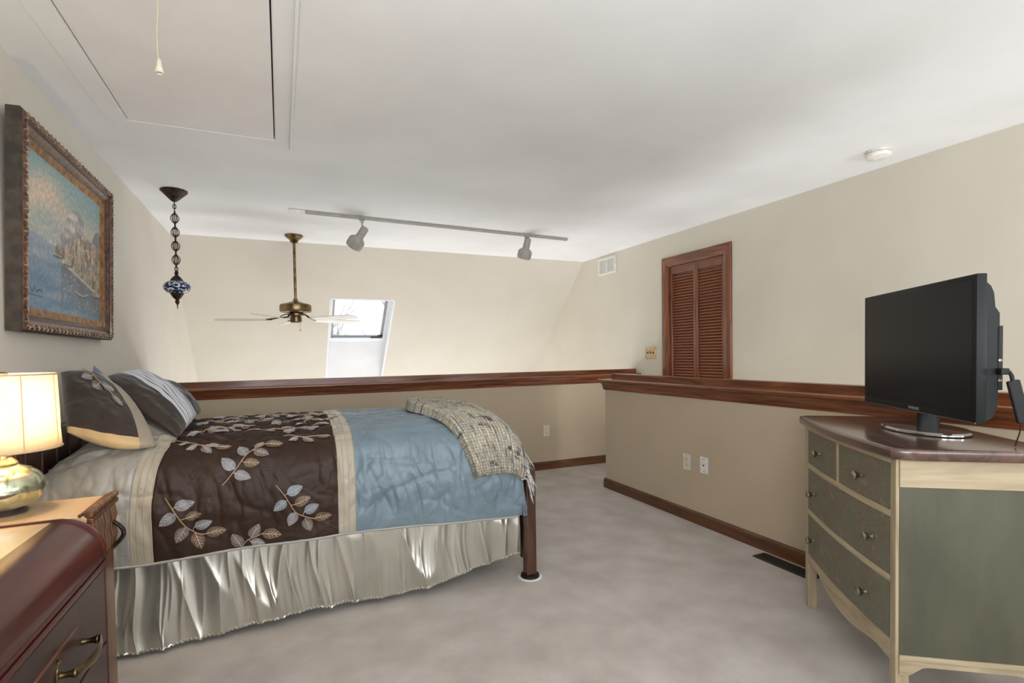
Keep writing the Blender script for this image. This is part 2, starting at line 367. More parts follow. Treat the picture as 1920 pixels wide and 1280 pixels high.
# ------------------------------------------------------------------ closet bifold louvered doors and casing
def wall_casing():
    t=thing('trim_4',None,None,kind='structure')
    W=.095
    def prof(d0,d1): pass
    pr=[(0,0),(0,.006),(.012,.012),(.022,.014),(.034,.020),(.062,.022),(.075,.016),(.088,.018),(.095,.012),(.095,0)]
    # side casings (profile across Y, out -X)
    for nm,y,s in (('casing_board',DY0,-1),('casing_board',DY1,1)):
        bm=B(); pts0=[(XR-d,y+s*a,0) for a,d in pr]; pts1=[(XR-d,y+s*a,DZ+a) for a,d in pr]
        A=[bm.verts.new(p) for p in pts0]; Bv=[bm.verts.new(p) for p in pts1]; n=len(A)
        bm.faces.new(A[::-1]); bm.faces.new(Bv)
        for i in range(n): bm.faces.new((A[i],A[(i+1)%n],Bv[(i+1)%n],Bv[i]))
        obj(nm,bm,M_trim['Z'],t,smooth=True)
    bm=B(); A=[bm.verts.new((XR-d,DY0-a,DZ+a)) for a,d in pr]; Bv=[bm.verts.new((XR-d,DY1+a,DZ+a)) for a,d in pr]; n=len(A)
    bm.faces.new(A[::-1]); bm.faces.new(Bv)
    for i in range(n): bm.faces.new((A[i],A[(i+1)%n],Bv[(i+1)%n],Bv[i]))
    obj('head_casing',bm,M_trim['Y'],t,smooth=True)
    for y in (DY0,DY1-.004): obj('jamb',bx(XR-.001,XR+.099,y,y+.004,0,DZ),M_trim['Z'],t)
    obj('jamb',bx(XR-.001,XR+.099,DY0+.004,DY1-.004,DZ-.004,DZ),M_trim['Y'],t)
wall_casing()
slat_me=None
def louver(name,y0,y1):
    global slat_me
    t=thing(name,None,None,(XR+.012,(y0+y1)/2,0),kind='structure'); st=.032
    for a,b in ((y0,y0+st),(y1-st,y1)): obj('stile',bx(XR+.012,XR+.042,a,b,.01,DZ-.005,bev=.003),M_trim['Z'],t,world=True)
    obj('rail',bx(XR+.014,XR+.040,y0+st,y1-st,DZ-.085,DZ-.006,bev=.002),M_trim['Y'],t,world=True)
    obj('rail',bx(XR+.014,XR+.040,y0+st,y1-st,.01,.16,bev=.002),M_trim['Y'],t,world=True)
    z=.185; first=None
    while z<DZ-.09:
        if slat_me is None:
            bm=B(); L=(y1-y0)/2-st; box(bm,-.017,.017,-L,L,-.0035,.0035,bev=.0025,seg=1); bmesh.ops.rotate(bm,verts=bm.verts,matrix=Matrix.Rotation(R(-50),3,'Y'))
            o=obj('slat',bm,M_louv,t); slat_me=o.data
        else: o=bpy.data.objects.new('slat',slat_me); COL.objects.link(o); o.parent=t
        o.location=(.016,0,z); z+=.0288
    return t
mid=(DY0+DY1)/2
louver('door_1',mid+.001,DY1-.006); louver('door_2',DY0+.006,mid-.001)

# ------------------------------------------------------------------ wall fittings
def outlet(loc,rz,label,kind,group=None):
    t=thing({'duplex':'electrical_outlet','coax':'cable_plate'}[kind],label,'outlet' if kind=='duplex' else 'wall plate',loc,rz,group)
    mat=M_ivory if kind=='duplex' else M_cream
    obj('cover_plate',bx(-.036,.036,-.006,0,-.058,.058,bev=.002),mat,t)
    if kind=='duplex':
        for z in (.020,-.020):
            bm=B(); pts=[]
            for k in range(16):
                a=2*PI*k/16; pts.append((max(-.013,min(.013,.017*math.cos(a))),-.006,z+.0145*math.sin(a)))
            extrude_poly(bm,pts,(0,-.002,0)); s=obj('receptacle',bm,M_ivory,t)
            bm=B(); box(bm,-.008,-.005,-.0088,-.0078,z,z+.008); box(bm,.005,.008,-.0088,-.0078,z,z+.007); lathe(bm,[(.0028,0),(.0028,.001)],(0,-.0088,z-.007),8,(0,1,0)); obj('slot',bm,M_dark,s)
        bm=B(); lathe(bm,[(.003,0),(.002,.0015)],(0,-.006,0),8,(0,-1,0)); obj('screw',bm,M_pewter,t)
    else:
        bm=B(); lathe(bm,[(.0055,0),(.0055,.006),(.0035,.0062),(.0035,.002)],(0,-.006,0),12,(0,-1,0)); obj('socket',bm,M_dark,t)
        for z in (.042,-.042): bm=B(); lathe(bm,[(.0035,0),(.002,.0015)],(0,-.006,z),8,(0,-1,0)); obj('screw',bm,M_dark,t)
outlet((2.534,YB,.408),0,'small ivory duplex outlet on the back half wall past the bed foot','duplex')
outlet((XN,2.897,.421),-PI/2,'ivory duplex outlet on the near half wall, beside a white cable plate','duplex')
outlet((XN,2.730,.427),-PI/2,'white cable wall plate with one round socket, right of the ivory outlet','coax')
# triple switch
t=thing('switch_plate','ornate brass triple toggle switch plate on the wall beside the louvered doors','switch',(XR,4.593,1.212),-PI/2)
M_sw=noisy('warm_brass_plate',(188,160,122),(214,190,154),18,rough=.4,metal=.25,bs=.3,bscale=60)
obj('cover_plate',bx(-.088,.088,-.007,0,-.065,.065,bev=.003),M_sw,t)
bm=B(); tube(bm,[(-.078,-.008,-.055),(.078,-.008,-.055),(.078,-.008,.055),(-.078,-.008,.055),(-.078,-.008,-.055)],.003,6); obj('rope_border',bm,M_sw,t)
for x in (-.046,0,.046):
    bm=B(); box(bm,x-.006,x+.006,-.0085,-.0065,-.013,.013); box(bm,x-.004,x+.004,-.020,-.008,-.002,.006,bev=.001); obj('toggle',bm,M_bronze,t)
    for z in (-.031,.031): bm=B(); lathe(bm,[(.004,0),(.0025,.002)],(x,-.007,z),8,(0,-1,0)); obj('screw',bm,M_bronze,t)
# air vent
t=thing('air_vent','white louvered return air grille high on the right wall below the ceiling','vent',(XR,5.412,2.297),-PI/2)
obj('backing',bx(-.15,.15,-.003,-.001,-.075,.075),plain('vent_dark',(120,116,110)),t)
bm=B()
for a in ((-.185,.185,-.105,-.078),(-.185,.185,.078,.105)): box(bm,a[0],a[1],-.012,0,a[2],a[3],bev=.002)
for a in ((-.185,-.155),(.155,.185),(-.008,.008)): box(bm,a[0],a[1],-.012,0,-.078,.078)
obj('frame',bm,M_cream,t)
first=None
for sx in (-1,1):
    for k in range(14):
        if first is None:
            bm=B(); box(bm,-.0735,.0735,-.007,.007,-.001,.001); bmesh.ops.rotate(bm,verts=bm.verts,matrix=Matrix.Rotation(R(-40),3,'X')); o=obj('louver_slat',bm,M_cream,t); first=o.data
        else: o=bpy.data.objects.new('louver_slat',first); COL.objects.link(o); o.parent=t
        o.location=(sx*.0815,-.006,-.071+k*.0109)
# smoke detector
t=thing('smoke_detector','round white smoke detector on the ceiling near the right wall','smoke detector',(3.40,2.02,CH))
bm=B(); lathe(bm,[(.066,0),(.068,-.004),(.068,-.012),(.064,-.014)],(0,0,0),32); obj('mounting_base',bm,M_cream,t,smooth=True)
bm=B(); lathe(bm,[(.064,-.015),(.070,-.019),(.071,-.030),(.066,-.040),(.052,-.046),(.030,-.048),(.028,-.050),(.005,-.051)],(0,0,0),32); obj('cover',bm,M_cream,t,smooth=True)
# floor register
t=thing('floor_register','dark metal floor register in the carpet by the baseboard, left of the green dresser','floor register',(2.575,2.02,0))
M_reg=plain('register_brown',(62,54,46),rough=.5,metal=.3)
bm=B(); box(bm,-.05,.05,-.185,-.165,0,.006,bev=.002); box(bm,-.05,.05,.165,.185,0,.006,bev=.002); box(bm,-.05,-.036,-.165,.165,0,.006); box(bm,.036,.05,-.165,.165,0,.006); obj('frame',bm,M_reg,t)
obj('grate_backing',bx(-.036,.036,-.165,.165,.0005,.0015),M_dark,t)
for k in range(5): obj('grate_bar',bx(-.030+k*.0145,-.026+k*.0145,-.165,.165,.001,.005),M_reg,t)

# ------------------------------------------------------------------ track light
tl=thing('track_light','long grey ceiling track with two spotlights','track light',(1.45,4.735,CH),math.atan2(4.81-4.66,2.80-.10))
L=1.352
bm=B(); box(bm,-L,L,-.018,-.006,-.022,0); box(bm,-L,L,.006,.018,-.022,0); box(bm,-L,L,-.006,.006,-.008,0); obj('rail',bm,M_grey,tl)
obj('end_feed',bx(-L-.01,-L+.11,-.020,.020,-.028,0,bev=.003),M_cream,tl)
obj('end_cap',bx(L-.012,L+.004,-.020,.020,-.025,0,bev=.003),M_grey,tl)
def spot(x,dirv,stem,scale=1):
    h=obj('spotlight',bx(-.022,.022,-.014,.014,-.036,-.022,bev=.002),M_grey,tl,loc=(x,0,0))
    bm=B(); tube(bm,[(0,0,-.036),(0,0,-.036-stem)],.007,8); tube(bm,[(-.02,0,-.05),(.012,0,-.05)],.004,6); obj('stem',bm,M_grey,h,smooth=True)
    d=Vector(dirv).normalized(); p=Vector((0,0,-.036-stem))-d*.05
    bm=B(); lathe(bm,[(.010,-.004),(.028,0),(.034,.010),(.035,.095),(.040,.105),(.066,.125),(.072,.14),(.072,.19),(.068,.205),(.060,.21),(.058,.20),(.030,.15)],p,24,d); obj('shade',bm,M_grey,h,smooth=True)
spot(-.775,(-.42,.50,-.72),.10); spot(.872,(-.06,.38,-.92),.055)

# ------------------------------------------------------------------ ceiling fan
t=thing('ceiling_fan','antique brass ceiling fan with pale blades on a long downrod, in front of the skylight','fan',(.146,5.636,CH))
bm=B(); lathe(bm,[(.086,0),(.086,-.012),(.070,-.028),(.045,-.045),(.038,-.062),(.030,-.075),(.014,-.078)],(0,0,0),28); obj('canopy',bm,M_brass,t,smooth=True)
bm=B(); tube(bm,[(0,0,-.07),(0,0,-.645)],.0135,14); obj('downrod',bm,M_brass,t,smooth=True)
bm=B(); lathe(bm,[(.02,-.63),(.024,-.655),(.05,-.665),(.085,-.678),(.135,-.688),(.150,-.700),(.152,-.745),(.146,-.765),(.120,-.772),(.05,-.776)],(0,0,0),36); obj('motor_housing',bm,M_brass,t,smooth=True)
bm=B(); lathe(bm,[(.05,-.776),(.075,-.782),(.075,-.80),(.05,-.806),(.05,-.812),(.056,-.818),(.056,-.862),(.048,-.872),(.01,-.874)],(0,0,0),24); obj('switch_housing',bm,M_brass,t,smooth=True)
bm=B(); tube(bm,[(.035,-.02,-.87),(.036,-.02,-.94)],.0016,5); lathe(bm,[(.002,0),(.005,-.01),(.001,-.02)],(.036,-.02,-.94),8); obj('pull_chain',bm,M_brass,t)
M_blade=noisy('blade_pale',(206,204,198),(222,220,214),5,rough=.35,coat=.3)
for k,a in enumerate([22,94,166,238,310]):
    th=R(a); dv=Vector((math.cos(th)*math.cos(yw)-math.sin(th)*math.sin(yw), -math.cos(th)*math.sin(yw)-math.sin(th)*math.cos(yw),0)); ang=math.atan2(dv.y,dv.x)
    bm=B(); tube(bm,[(.07,0,-.785),(.12,0,-.795),(.16,0,-.825),(.24,0,-.835)],[.012,.010,.012,.014],8,flat=.5)
    box(bm,.20,.27,-.040,.040,-.838,-.834)
    bk=obj('blade_iron',bm,M_bronze,t,rot=(0,0,ang))
    bm=B(); pts=[]
    for i in range(25):
        f=i/24
        if f<=.5: pts.append((.215+.02*0+ (.0)+ (f/.5)*.50,-.052-.018*(f/.5),0))
    outline=[(.215,-.050,0),(.35,-.060,0),(.52,-.068,0),(.67,-.070,0)]
    for i in range(1,8): a2=-PI/2+PI*i/8; outline.append((.67+.070*math.cos(a2),.070*math.sin(a2),0))
    outline+=[(.67,.070,0),(.52,.068,0),(.35,.060,0),(.215,.050,0)]
    extrude_poly(bm,outline,(0,0,.006)); bmesh.ops.rotate(bm,verts=bm.verts,matrix=Matrix.Rotation(R(-11),3,'X')); bmesh.ops.translate(bm,verts=bm.verts,vec=(0,0,-.845))
    obj('blade',bm,M_blade,t,rot=(0,0,ang))

# ------------------------------------------------------------------ mosaic lantern
t=thing('hanging_lantern','blue and white mosaic glass lantern on a dark bronze chain near the left wall','lantern',(-.679,4.438,CH))
bm=B(); lathe(bm,[(.084,0),(.086,-.008),(.072,-.022),(.045,-.050),(.022,-.074),(.010,-.082)],(0,0,0),26,lobes=13,lob=.03); obj('canopy',bm,M_bronze,t,smooth=True)
bm=B(); tube(bm,[(0,0,-.08),(0,0,-.585)],.003,6)
for z in (-.10,-.55,-.58):
    pts=[(.010*math.cos(2*PI*k/12),0,z-.016+.018*math.sin(2*PI*k/12)) for k in range(13)]; tube(bm,pts,.003,5)
obj('chain',bm,M_bronze,t)
for zc in (-.20,-.30,-.40,-.50):
    bm=B()
    for k in range(6):
        a=2*PI*k/6; pts=[(math.cos(a)*.026*math.sin(PI*i/8)**.8,math.sin(a)*.026*math.sin(PI*i/8)**.8,zc+.040-.080*i/8) for i in range(9)]; tube(bm,pts,.0028,5)
    lathe(bm,[(.004,.052),(.007,.046),(.004,.040)],(0,0,zc),8); lathe(bm,[(.004,-.052),(.007,-.046),(.004,-.040)],(0,0,zc),8)
    obj('chain_cage',bm,M_bronze,t,smooth=True)
def mosaic():
    m,nt,b=newmat('mosaic_glass'); v=coords(nt,'Object',(1,1,1.2))
    vo=N(nt,'ShaderNodeTexVoronoi'); vo.inputs['Scale'].default_value=75; nt.links.new(v,vo.inputs['Vector'])
    ve=N(nt,'ShaderNodeTexVoronoi',feature='DISTANCE_TO_EDGE'); ve.inputs['Scale'].default_value=75; nt.links.new(v,ve.inputs['Vector'])
    sep=N(nt,'ShaderNodeSeparateColor'); nt.links.new(vo.outputs['Color'],sep.inputs[0])
    r=ramp(nt,[(0,lin((24,26,54))),(.25,lin((40,66,120))),(.45,lin((88,140,190))),(.6,lin((200,200,222))),(.8,lin((226,222,232)))],sep.outputs[0],'CONSTANT')
    e=ramp(nt,[(.03,(0.02,.02,.03,1)),(.08,(1,1,1,1))],ve.outputs['Distance'])
    mx=N(nt,'ShaderNodeMix',data_type='RGBA',blend_type='MULTIPLY'); mx.inputs[0].default_value=1
    nt.links.new(r.outputs[0],mx.inputs[6]); nt.links.new(e.outputs[0],mx.inputs[7]); nt.links.new(mx.outputs[2],b.inputs['Base Color']); b.inputs['Roughness'].default_value=.2
    return m
bm=B(); lathe(bm,[(.045,-.655),(.060,-.660),(.078,-.674),(.087,-.693),(.085,-.708),(.074,-.726),(.058,-.738),(.045,-.742)],(0,0,0),32); obj('mosaic_globe',bm,mosaic(),t,smooth=True)
bm=B(); lathe(bm,[(.006,-.585),(.015,-.598),(.008,-.605),(.012,-.612),(.030,-.630),(.042,-.650),(.044,-.658)],(0,0,0),24); obj('upper_cap',bm,M_bronze,t,smooth=True)
bm=B(); lathe(bm,[(.045,-.738),(.040,-.750),(.026,-.774),(.014,-.785),(.010,-.795),(.016,-.803),(.010,-.815),(.004,-.826),(.002,-.855)],(0,0,0),24,lobes=9,lob=.05); obj('finial',bm,M_bronze,t,smooth=True)

# ------------------------------------------------------------------ painting
PW,PH=1.16,.855
pt_=thing('framed_painting','seascape oil painting of a harbour village in a carved gilt frame on left wall','painting',(XL+.005,2.585+PW/2,1.34))
pt_.rotation_euler=(0,R(1.6),0)
def fr(prof,name,mat,o,n=1):
    # prof: list of (inset, out); o: inset offset
    bm=B()
    cs=[]
    for a,d in prof:
        cs.append([bm.verts.new((d,-PW/2+a,a)),bm.verts.new((d,PW/2-a,a)),bm.verts.new((d,PW/2-a,PH-a)),bm.verts.new((d,-PW/2+a,PH-a))])
    for A,Bv in zip(cs,cs[1:]):
        for i in range(4): bm.faces.new((A[i],A[(i+1)%4],Bv[(i+1)%4],Bv[i]))
    return obj(name,bm,mat,pt_,smooth=True)
fr([(.0,0),(-.002,.045),(.004,.050)],'frame_side',M_fside,0)
fr([(.004,.050),(.010,.056),(.018,.058),(.026,.054),(.030,.046),(.036,.044),(.044,.046),(.050,.040),(.058,.030),(.064,.028),(.066,.031),(.070,.031),(.072,.027)],'frame_moulding',M_frame,0)
fr([(.072,.027),(.076,.024),(.100,.018),(.104,.014)],'gilt_liner',M_gold,0)
bm=B(); 
# carved leaf beads along the outer moulding
def beads(p0,p1,n):
    for k in range(n):
        f=(k+.5)/n; y=p0[0]+(p1[0]-p0[0])*f; z=p0[1]+(p1[1]-p0[1])*f
        dy=(p1[0]-p0[0])/n; dz=(p1[1]-p0[1])/n; ln=math.hypot(dy,dz); ty,tz=dy/ln,dz/ln; ny,nz=-tz,ty
        pts=[(.058,y+ty*ln*.42*math.cos(a)+ny*.012*math.sin(a),z+tz*ln*.42*math.cos(a)+nz*.012*math.sin(a)) for a in [PI*i/6 for i in range(7)]]
        tube(bm,pts,.003,5)
        tube(bm,[(.056,y-ny*.01,z-nz*.01),(.06,y,z),(.056,y+ny*.008,z+nz*.008)],.0035,5)
i_=.016
beads((-PW/2+i_,i_),(PW/2-i_,i_),26); beads((PW/2-i_,i_),(PW/2-i_,PH-i_),19); beads((PW/2-i_,PH-i_),(-PW/2+i_,PH-i_),26); beads((-PW/2+i_,PH-i_),(-PW/2+i_,i_),19)
obj('carved_ornament',bm,noisy('ornament_silvered',(110,84,66),(176,152,132),40,rough=.35,metal=.4),pt_,smooth=True,kind='stuff')
# canvas painted with vertex colours
def paint(u,v):
    n=lambda x,y,s=0: noise.noise(Vector((x,y,s)))
    def mixc(a,b,f): f=max(0,min(1,f)); return [a[i]*(1-f)+b[i]*f for i in range(3)]
    sky=mixc((176,182,176),(132,168,172),(v-.55)*2.2+.35*n(u*3,v*4))
    sky=mixc(sky,(216,196,176),1.1*math.exp(-((v-.70-.15*n(u*2,1))/.13)**2)*(1-.75*u)+.4*n(u*2.5+5,v*5))
    c=sky; hor=.47
    m1=.45+.36*math.exp(-(abs(u-.62)/.20)**2.6)+.05*n(u*9,1)+.03*n(u*26,2)
    m2=.45+.30*sstep(.74,.95,u)+.04*n(u*14,4)
    if v<m2 and v>hor-.05: c=mixc((104,116,128),(150,152,156),.5+1.2*n(u*12,v*12,3))
    if v<m1 and v>hor-.05: c=mixc((146,144,144),(216,208,198),.45+1.5*n(u*10,v*14,5)+.4*n(u*30,v*20,6))
    if v<hor-.10*u+.03 :
        f=(hor-v)/hor
        c=mixc((146,160,176),(92,128,156),f*1.2+.5*n(u*3,v*14,9)); c=mixc(c,(190,184,180),.5*max(0,n(u*4,v*22,11)))
    top=.48+.16*sstep(.42,.70,u)+.035*n(u*22,7)
    base=.40-.30*max(0,u-.40)
    if u>.40 and base<v<top:
        cu=math.floor(u*34+1.2*n(math.floor(v*11)*1.3,2)); cv=math.floor(v*15+4*n(cu*.7,1))
        h=noise.noise(Vector((cu*3.7,cv*5.1,2.2)))
        pal=[(150,128,108),(168,146,122),(134,140,132),(186,164,138),(204,190,168),(112,96,86),(124,118,114)]
        c=list(pal[int((h*.6+.5)*6.99)%7]); c=mixc(c,(150,136,120),.35+.5*n(u*16,v*16,31))
        fu=(u*34)%1; fv=(v*15)%1
        if n(u*48,v*9,33)>.25: c=mixc(c,(70,62,58),.6)
        if n(u*60,v*30,35)>.42: c=mixc(c,(226,216,198),.7)
    if u>.42 and base-.022<v<=base: c=(196,184,166)
    if u>.42 and .02<v<=base-.022:
        d=(base-v)/.32
        k=mixc((104,98,92),(96,116,136),.5+1.1*n(u*16,v*3,13)); c=mixc(k,c,max(d*.9,.15)*sstep(.42,.44,u)+.0)
        if n(u*40,v*46,15)>.40 and n(u*9,1,16)>-.1: c=mixc(c,(206,208,204),.55)
    if .34<u<.46 and abs(v-.43-.05*n(u*30,5))<.03+.03*n(u*50,2): c=(120,112,106)
    for bu,bv,bs in ((.70,.17,.10),(.93,.20,.07),(.37,.40,.05),(.50,.37,.05)):
        if abs(u-bu)<bs and abs(v-bv-2.2*(u-bu)**2)<.012: c=(186,176,158) if v>bv+2.2*(u-bu)**2 else (78,72,70)
        if abs(u-bu)<.004 and bv<v<bv+.11: c=(96,88,82)
    su=(u-.05)/.14
    if 0<su<1 and abs(v-(.125+.014*math.sin(su*17)*(1.3-su)))<.006: c=(52,56,60)
    if 0<su<1 and abs(v-.088)<.003: c=(60,64,70)
    k=1+.12*n(u*40,v*40,21)+.08*n(u*90,v*30,22); return [max(0,min(255,x*k)) for x in c]
bm=B(); a=.10; NU,NV=240,170
V=grid(bm,NU,NV,lambda u,v:(.016,-PW/2+a+(PW-2*a)*u,a+(PH-2*a)*v))
cl=bm.loops.layers.float_color.new('paint')
cache={}
for vtx in bm.verts:
    u=(vtx.co.y+PW/2-a)/(PW-2*a); v=(vtx.co.z-a)/(PH-2*a); cc=lin(paint(u,v))
    for lp in vtx.link_loops: lp[cl]=cc
m_,nt,b=newmat('canvas_paint'); at=N(nt,'ShaderNodeVertexColor',layer_name='paint'); nt.links.new(at.outputs[0],b.inputs['Base Color']); b.inputs['Roughness'].default_value=.45
nn=N(nt,'ShaderNodeTexNoise'); nn.inputs['Scale'].default_value=90; nt.links.new(coords(nt),nn.inputs['Vector']); bump(nt,b,nn.outputs[0],.3,.002)
obj('canvas',bm,m_,pt_,smooth='all')
obj('backboard',bx(.001,.012,-PW/2+.01,PW/2-.01,.01,PH-.01),M_fside,pt_)

# ------------------------------------------------------------------ bed frame
BX0,BX1,BY0,BY1=-.955,1.245,2.50,3.66
t=thing('bed','dark brown wooden bed frame under the bedding, low footboard post at its foot','bed',((BX0+BX1)/2,(BY0+BY1)/2,0))
MB=M_bed['Z']
for y in (BY0,BY1-.07):
    bm=B(); box(bm,BX0,BX0+.048,y,y+.07,0,.90,bev=.004); obj('headboard_post',bm,MB,t,world=True)
bm=B(); box(bm,BX0+.006,BX0+.032,BY0+.07,BY1-.07,.30,.90,bev=.004); box(bm,BX0,BX0+.048,BY0,BY1,.90,.93,bev=.006); obj('headboard_panel',bm,M_bed['Y'],t,world=True)
for k in range(7):
    y=BY0+.10+k*.155; obj('headboard_slat',bx(BX0+.030,BX0+.040,y,y+.012,.32,.89,bev=.003),M_bed['Z'],t,world=True)
for y in (BY0,BY1-.06):
    bm=B(); vs=box(bm,1.188,1.245,y,y+.062,.02,.60,bev=.006); obj('footboard_post',bm,MB,t,world=True)
    bm=B(); lathe(bm,[(.050,0),(.052,.004),(.050,.014),(.030,.020),(.030,.024)],(1.217,y+.03,.004),28); obj('foot_pad',bm,M_black,t,world=True,smooth=True)
    bm=B(); lathe(bm,[(.066,0),(.067,.002),(.064,.004)],(1.217,y+.03,0),28); obj('foot_disc',bm,M_cream,t,world=True,smooth=True)
bm=B(); box(bm,1.205,1.228,BY0+.06,BY1-.06,.16,.50,bev=.003); obj('footboard_panel',bm,M_bed['Y'],t,world=True)
bm=B(); box(bm,1.20,1.235,BY0+.06,BY1-.06,.50,.56,bev=.006); obj('footboard_rail',bm,M_bed['Y'],t,world=True)
bm=B(); pts=[(1.196,BY0+.06,.20),(1.196,BY0+.06,.10),(1.196,BY0+.10,.085),(1.196,BY0+.16,.12),(1.196,BY0+.26,.16),(1.196,BY1-.26,.16),(1.196,BY1-.16,.12),(1.196,BY1-.10,.085),(1.196,BY1-.06,.10),(1.196,BY1-.06,.20)]
extrude_poly(bm,pts,(.03,0,0)); obj('footboard_apron',bm,M_bed['Y'],t,world=True)
for y in (2.62,3.54): obj('side_rail',bx(BX0+.05,1.195,y,y+.025,.20,.33,bev=.002),MB,t,world=True)
for x in (-.6,.15,.9): obj('cross_slat',bx(x,x+.07,2.645,3.54,.30,.325),MB,t,world=True)
o=obj('box_spring',bx(-.87,1.15,2.60,3.58,.327,.52,bev=.03),M_cream,smooth=True); tag(o,'pale box spring hidden under the mattress and skirt','box spring')
o=obj('mattress',bx(-.80,1.12,2.60,3.57,.522,.80,bev=.06,seg=4),M_cream,smooth=True); tag(o,'thick pale mattress wrapped by the comforter','mattress')

# ------------------------------------------------------------------ comforter
CX0,CX1=-.885,1.165
PROF=[(2.520,.385),(2.508,.47),(2.500,.58),(2.512,.69),(2.552,.785),(2.64,.850),(2.78,.880),(2.95,.892),(3.12,.897),(3.30,.895),(3.46,.878),(3.57,.835),(3.625,.74),(3.64,.62),(3.645,.5),(3.645,.385)]
def fb(x,y,z=0,o=4): 
    s=0;a=1
    for i in range(o): s+=a*noise.noise(Vector((x,y,z+i*7.3))); x*=2.1; y*=2.1; a*=.5
    return s
def ridge(x,y,z=0):
    return 1-abs(noise.noise(Vector((x,y,z))))*2
_pp=[spline(PROF,i/400) for i in range(401)]; _arc=[0]
for _a,_b in zip(_pp,_pp[1:]): _arc.append(_arc[-1]+math.dist(_a,_b))
import bisect
def prof(t):
    q=max(0,min(1,t))*_arc[-1]; k=min(max(bisect.bisect_left(_arc,q),1),400); f=(q-_arc[k-1])/(_arc[k]-_arc[k-1])
    return [a+(b-a)*f for a,b in zip(_pp[k-1],_pp[k])]
def surf_base(X,t):
    y,z=prof(t)
    hem=.392-.04*sstep(.3,1.1,X)
    zz=hem+(z-.385)*(.895-hem)/(.895-.385)
    k=max(0,(X-.70)/.47); g=1-.34*min(k,1.05)**6
    zz=hem+(zz-hem)*g
    # gather inward toward the foot corner
    y+=.0*k
    kh=max(0,(-.60-X)/.29)   # rounding at the head end
    zz-= .10*kh*kh*(zz-hem)/.5
    return Vector((X,y,zz))
def surf(X,t):
    p=surf_base(X,t); e=.004
    dX=surf_base(X+e,t)-surf_base(X-e,t); dt=surf_base(X,min(1,t+e))-surf_base(X,max(0,t-e))
    n=dX.cross(dt)
    if n.length<1e-9: n=Vector((0,0,1))
    n.normalize()
    s=t*2.0
    side=1-sstep(.17,.29,t)
    ax,as_=X+.10*noise.noise(Vector((X*3,s*3,8))),s+.10*noise.noise(Vector((X*3,s*3,17)))
    def val(a,b_,z,pw=5): return (1-abs(noise.noise(Vector((a,b_,z)))))**pw
    wr=.012*fb(X*2.2,s*2.2,1,2)
    bl=1.2 if X>.305 else .9
    wr+=side*bl*(-.010*val(ax*5.5,as_*1.8+X,4,8)-.008*val(ax*3.4+as_*2.2,as_*4.6-ax*1.5,21,9)-.008*val(ax*11,as_*4.5+X*5,5,8)-.004*val(ax*20,as_*9,25,6)+.005*ridge(ax*7-as_*3,as_*6,6))
    topw=(sstep(.21,.30,t))*(1-sstep(.75,.88,t)); ta=1.0 if X<.27 else .6
    wr+=topw*ta*(.015*(ridge(ax*3.4,as_*13,11)-.5)-.014*val(ax*5,as_*20+X*3,12,4)-.008*val(ax*14,as_*24,13,4))
    if side>0: wr*=(.25+.75*sstep(0,.06,t))
    wr+=.014*side*math.exp(-((t-.10)/.10)**2)+.010*side*math.exp(-((t-.22)/.05)**2)*(1+noise.noise(Vector((X*7,3,3))))
    hemw=.010*noise.noise(Vector((X*3,0,31)))*(1-sstep(0,.1,t))
    p2=p+n*wr; p2.z+=hemw
    return p2
BANDS=[(-.57,-.495),(.225,.305)]   # tan bands in X
def bandshift(t): return .10*sstep(.30,.5,t) if True else 0
def section(X,t):
    return 0 if X<BANDS[0][0] else 1 if X<BANDS[0][1] else 2 if X<BANDS[1][0] else 3 if X<BANDS[1][1] else 4
def cloth(name,c1,c2,rough=.45,sheen=.6,metal=0,sc=6,bs=.35):
    m,nt,b=newmat(name); v=coords(nt)
    n=N(nt,'ShaderNodeTexNoise'); n.inputs['Scale'].default_value=sc; n.inputs['Detail'].default_value=5; nt.links.new(v,n.inputs['Vector'])
    r=ramp(nt,[(.3,lin(c1)),(.7,lin(c2))],n.outputs[0]); nt.links.new(r.outputs[0],b.inputs['Base Color'])
    b.inputs['Roughness'].default_value=rough; b.inputs['Sheen Weight'].default_value=sheen; b.inputs['Sheen Roughness'].default_value=.35; b.inputs['Metallic'].default_value=metal
    n2=N(nt,'ShaderNodeTexNoise'); n2.inputs['Scale'].default_value=7; n2.inputs['Detail'].default_value=2; n2.inputs['Distortion'].default_value=1.6; nt.links.new(v,n2.inputs['Vector'])
    n3=N(nt,'ShaderNodeTexNoise'); n3.inputs['Scale'].default_value=900; nt.links.new(v,n3.inputs['Vector'])
    ma=N(nt,'ShaderNodeMath',operation='MULTIPLY_ADD'); nt.links.new(n3.outputs[0],ma.inputs[0]); ma.inputs[1].default_value=.02; nt.links.new(n2.outputs[0],ma.inputs[2])
    bump(nt,b,ma.outputs[0],bs,.03); return m
M_blue=cloth('blue_satin',(108,125,136),(122,139,150),rough=.46,sheen=.1,metal=.08)
M_lit_blue_piping=cloth('lamplit_blue_and_piping',(150,149,144),(166,163,156),rough=.40,sheen=.2,metal=.1)  # blue satin with lamp glow painted in; hem piping shares the pale tone
M_brown=cloth('brown_satin',(48,33,25),(58,41,32),rough=.5,sheen=.0)
M_brown.node_tree.nodes['Principled BSDF'].inputs['Specular IOR Level'].default_value=.28
M_tan=cloth('tan_satin',(164,155,139),(178,169,152),rough=.45,sheen=.4,bs=.2)
comf=thing('comforter','blue, tan and dark brown satin comforter with embroidered leaves spread over the bed','comforter',(.14,3.07,.385))
NX,NT=360,240
XS=[CX0+(CX1-CX0)*i/NX for i in range(NX+1)]
def colx(X,t):
    wgt=1-sstep(BANDS[0][1]+.02,.15,X) if X>BANDS[0][1] else sstep(CX0,BANDS[0][0],X)
    return X+.06*sstep(.10,.36,t)*wgt
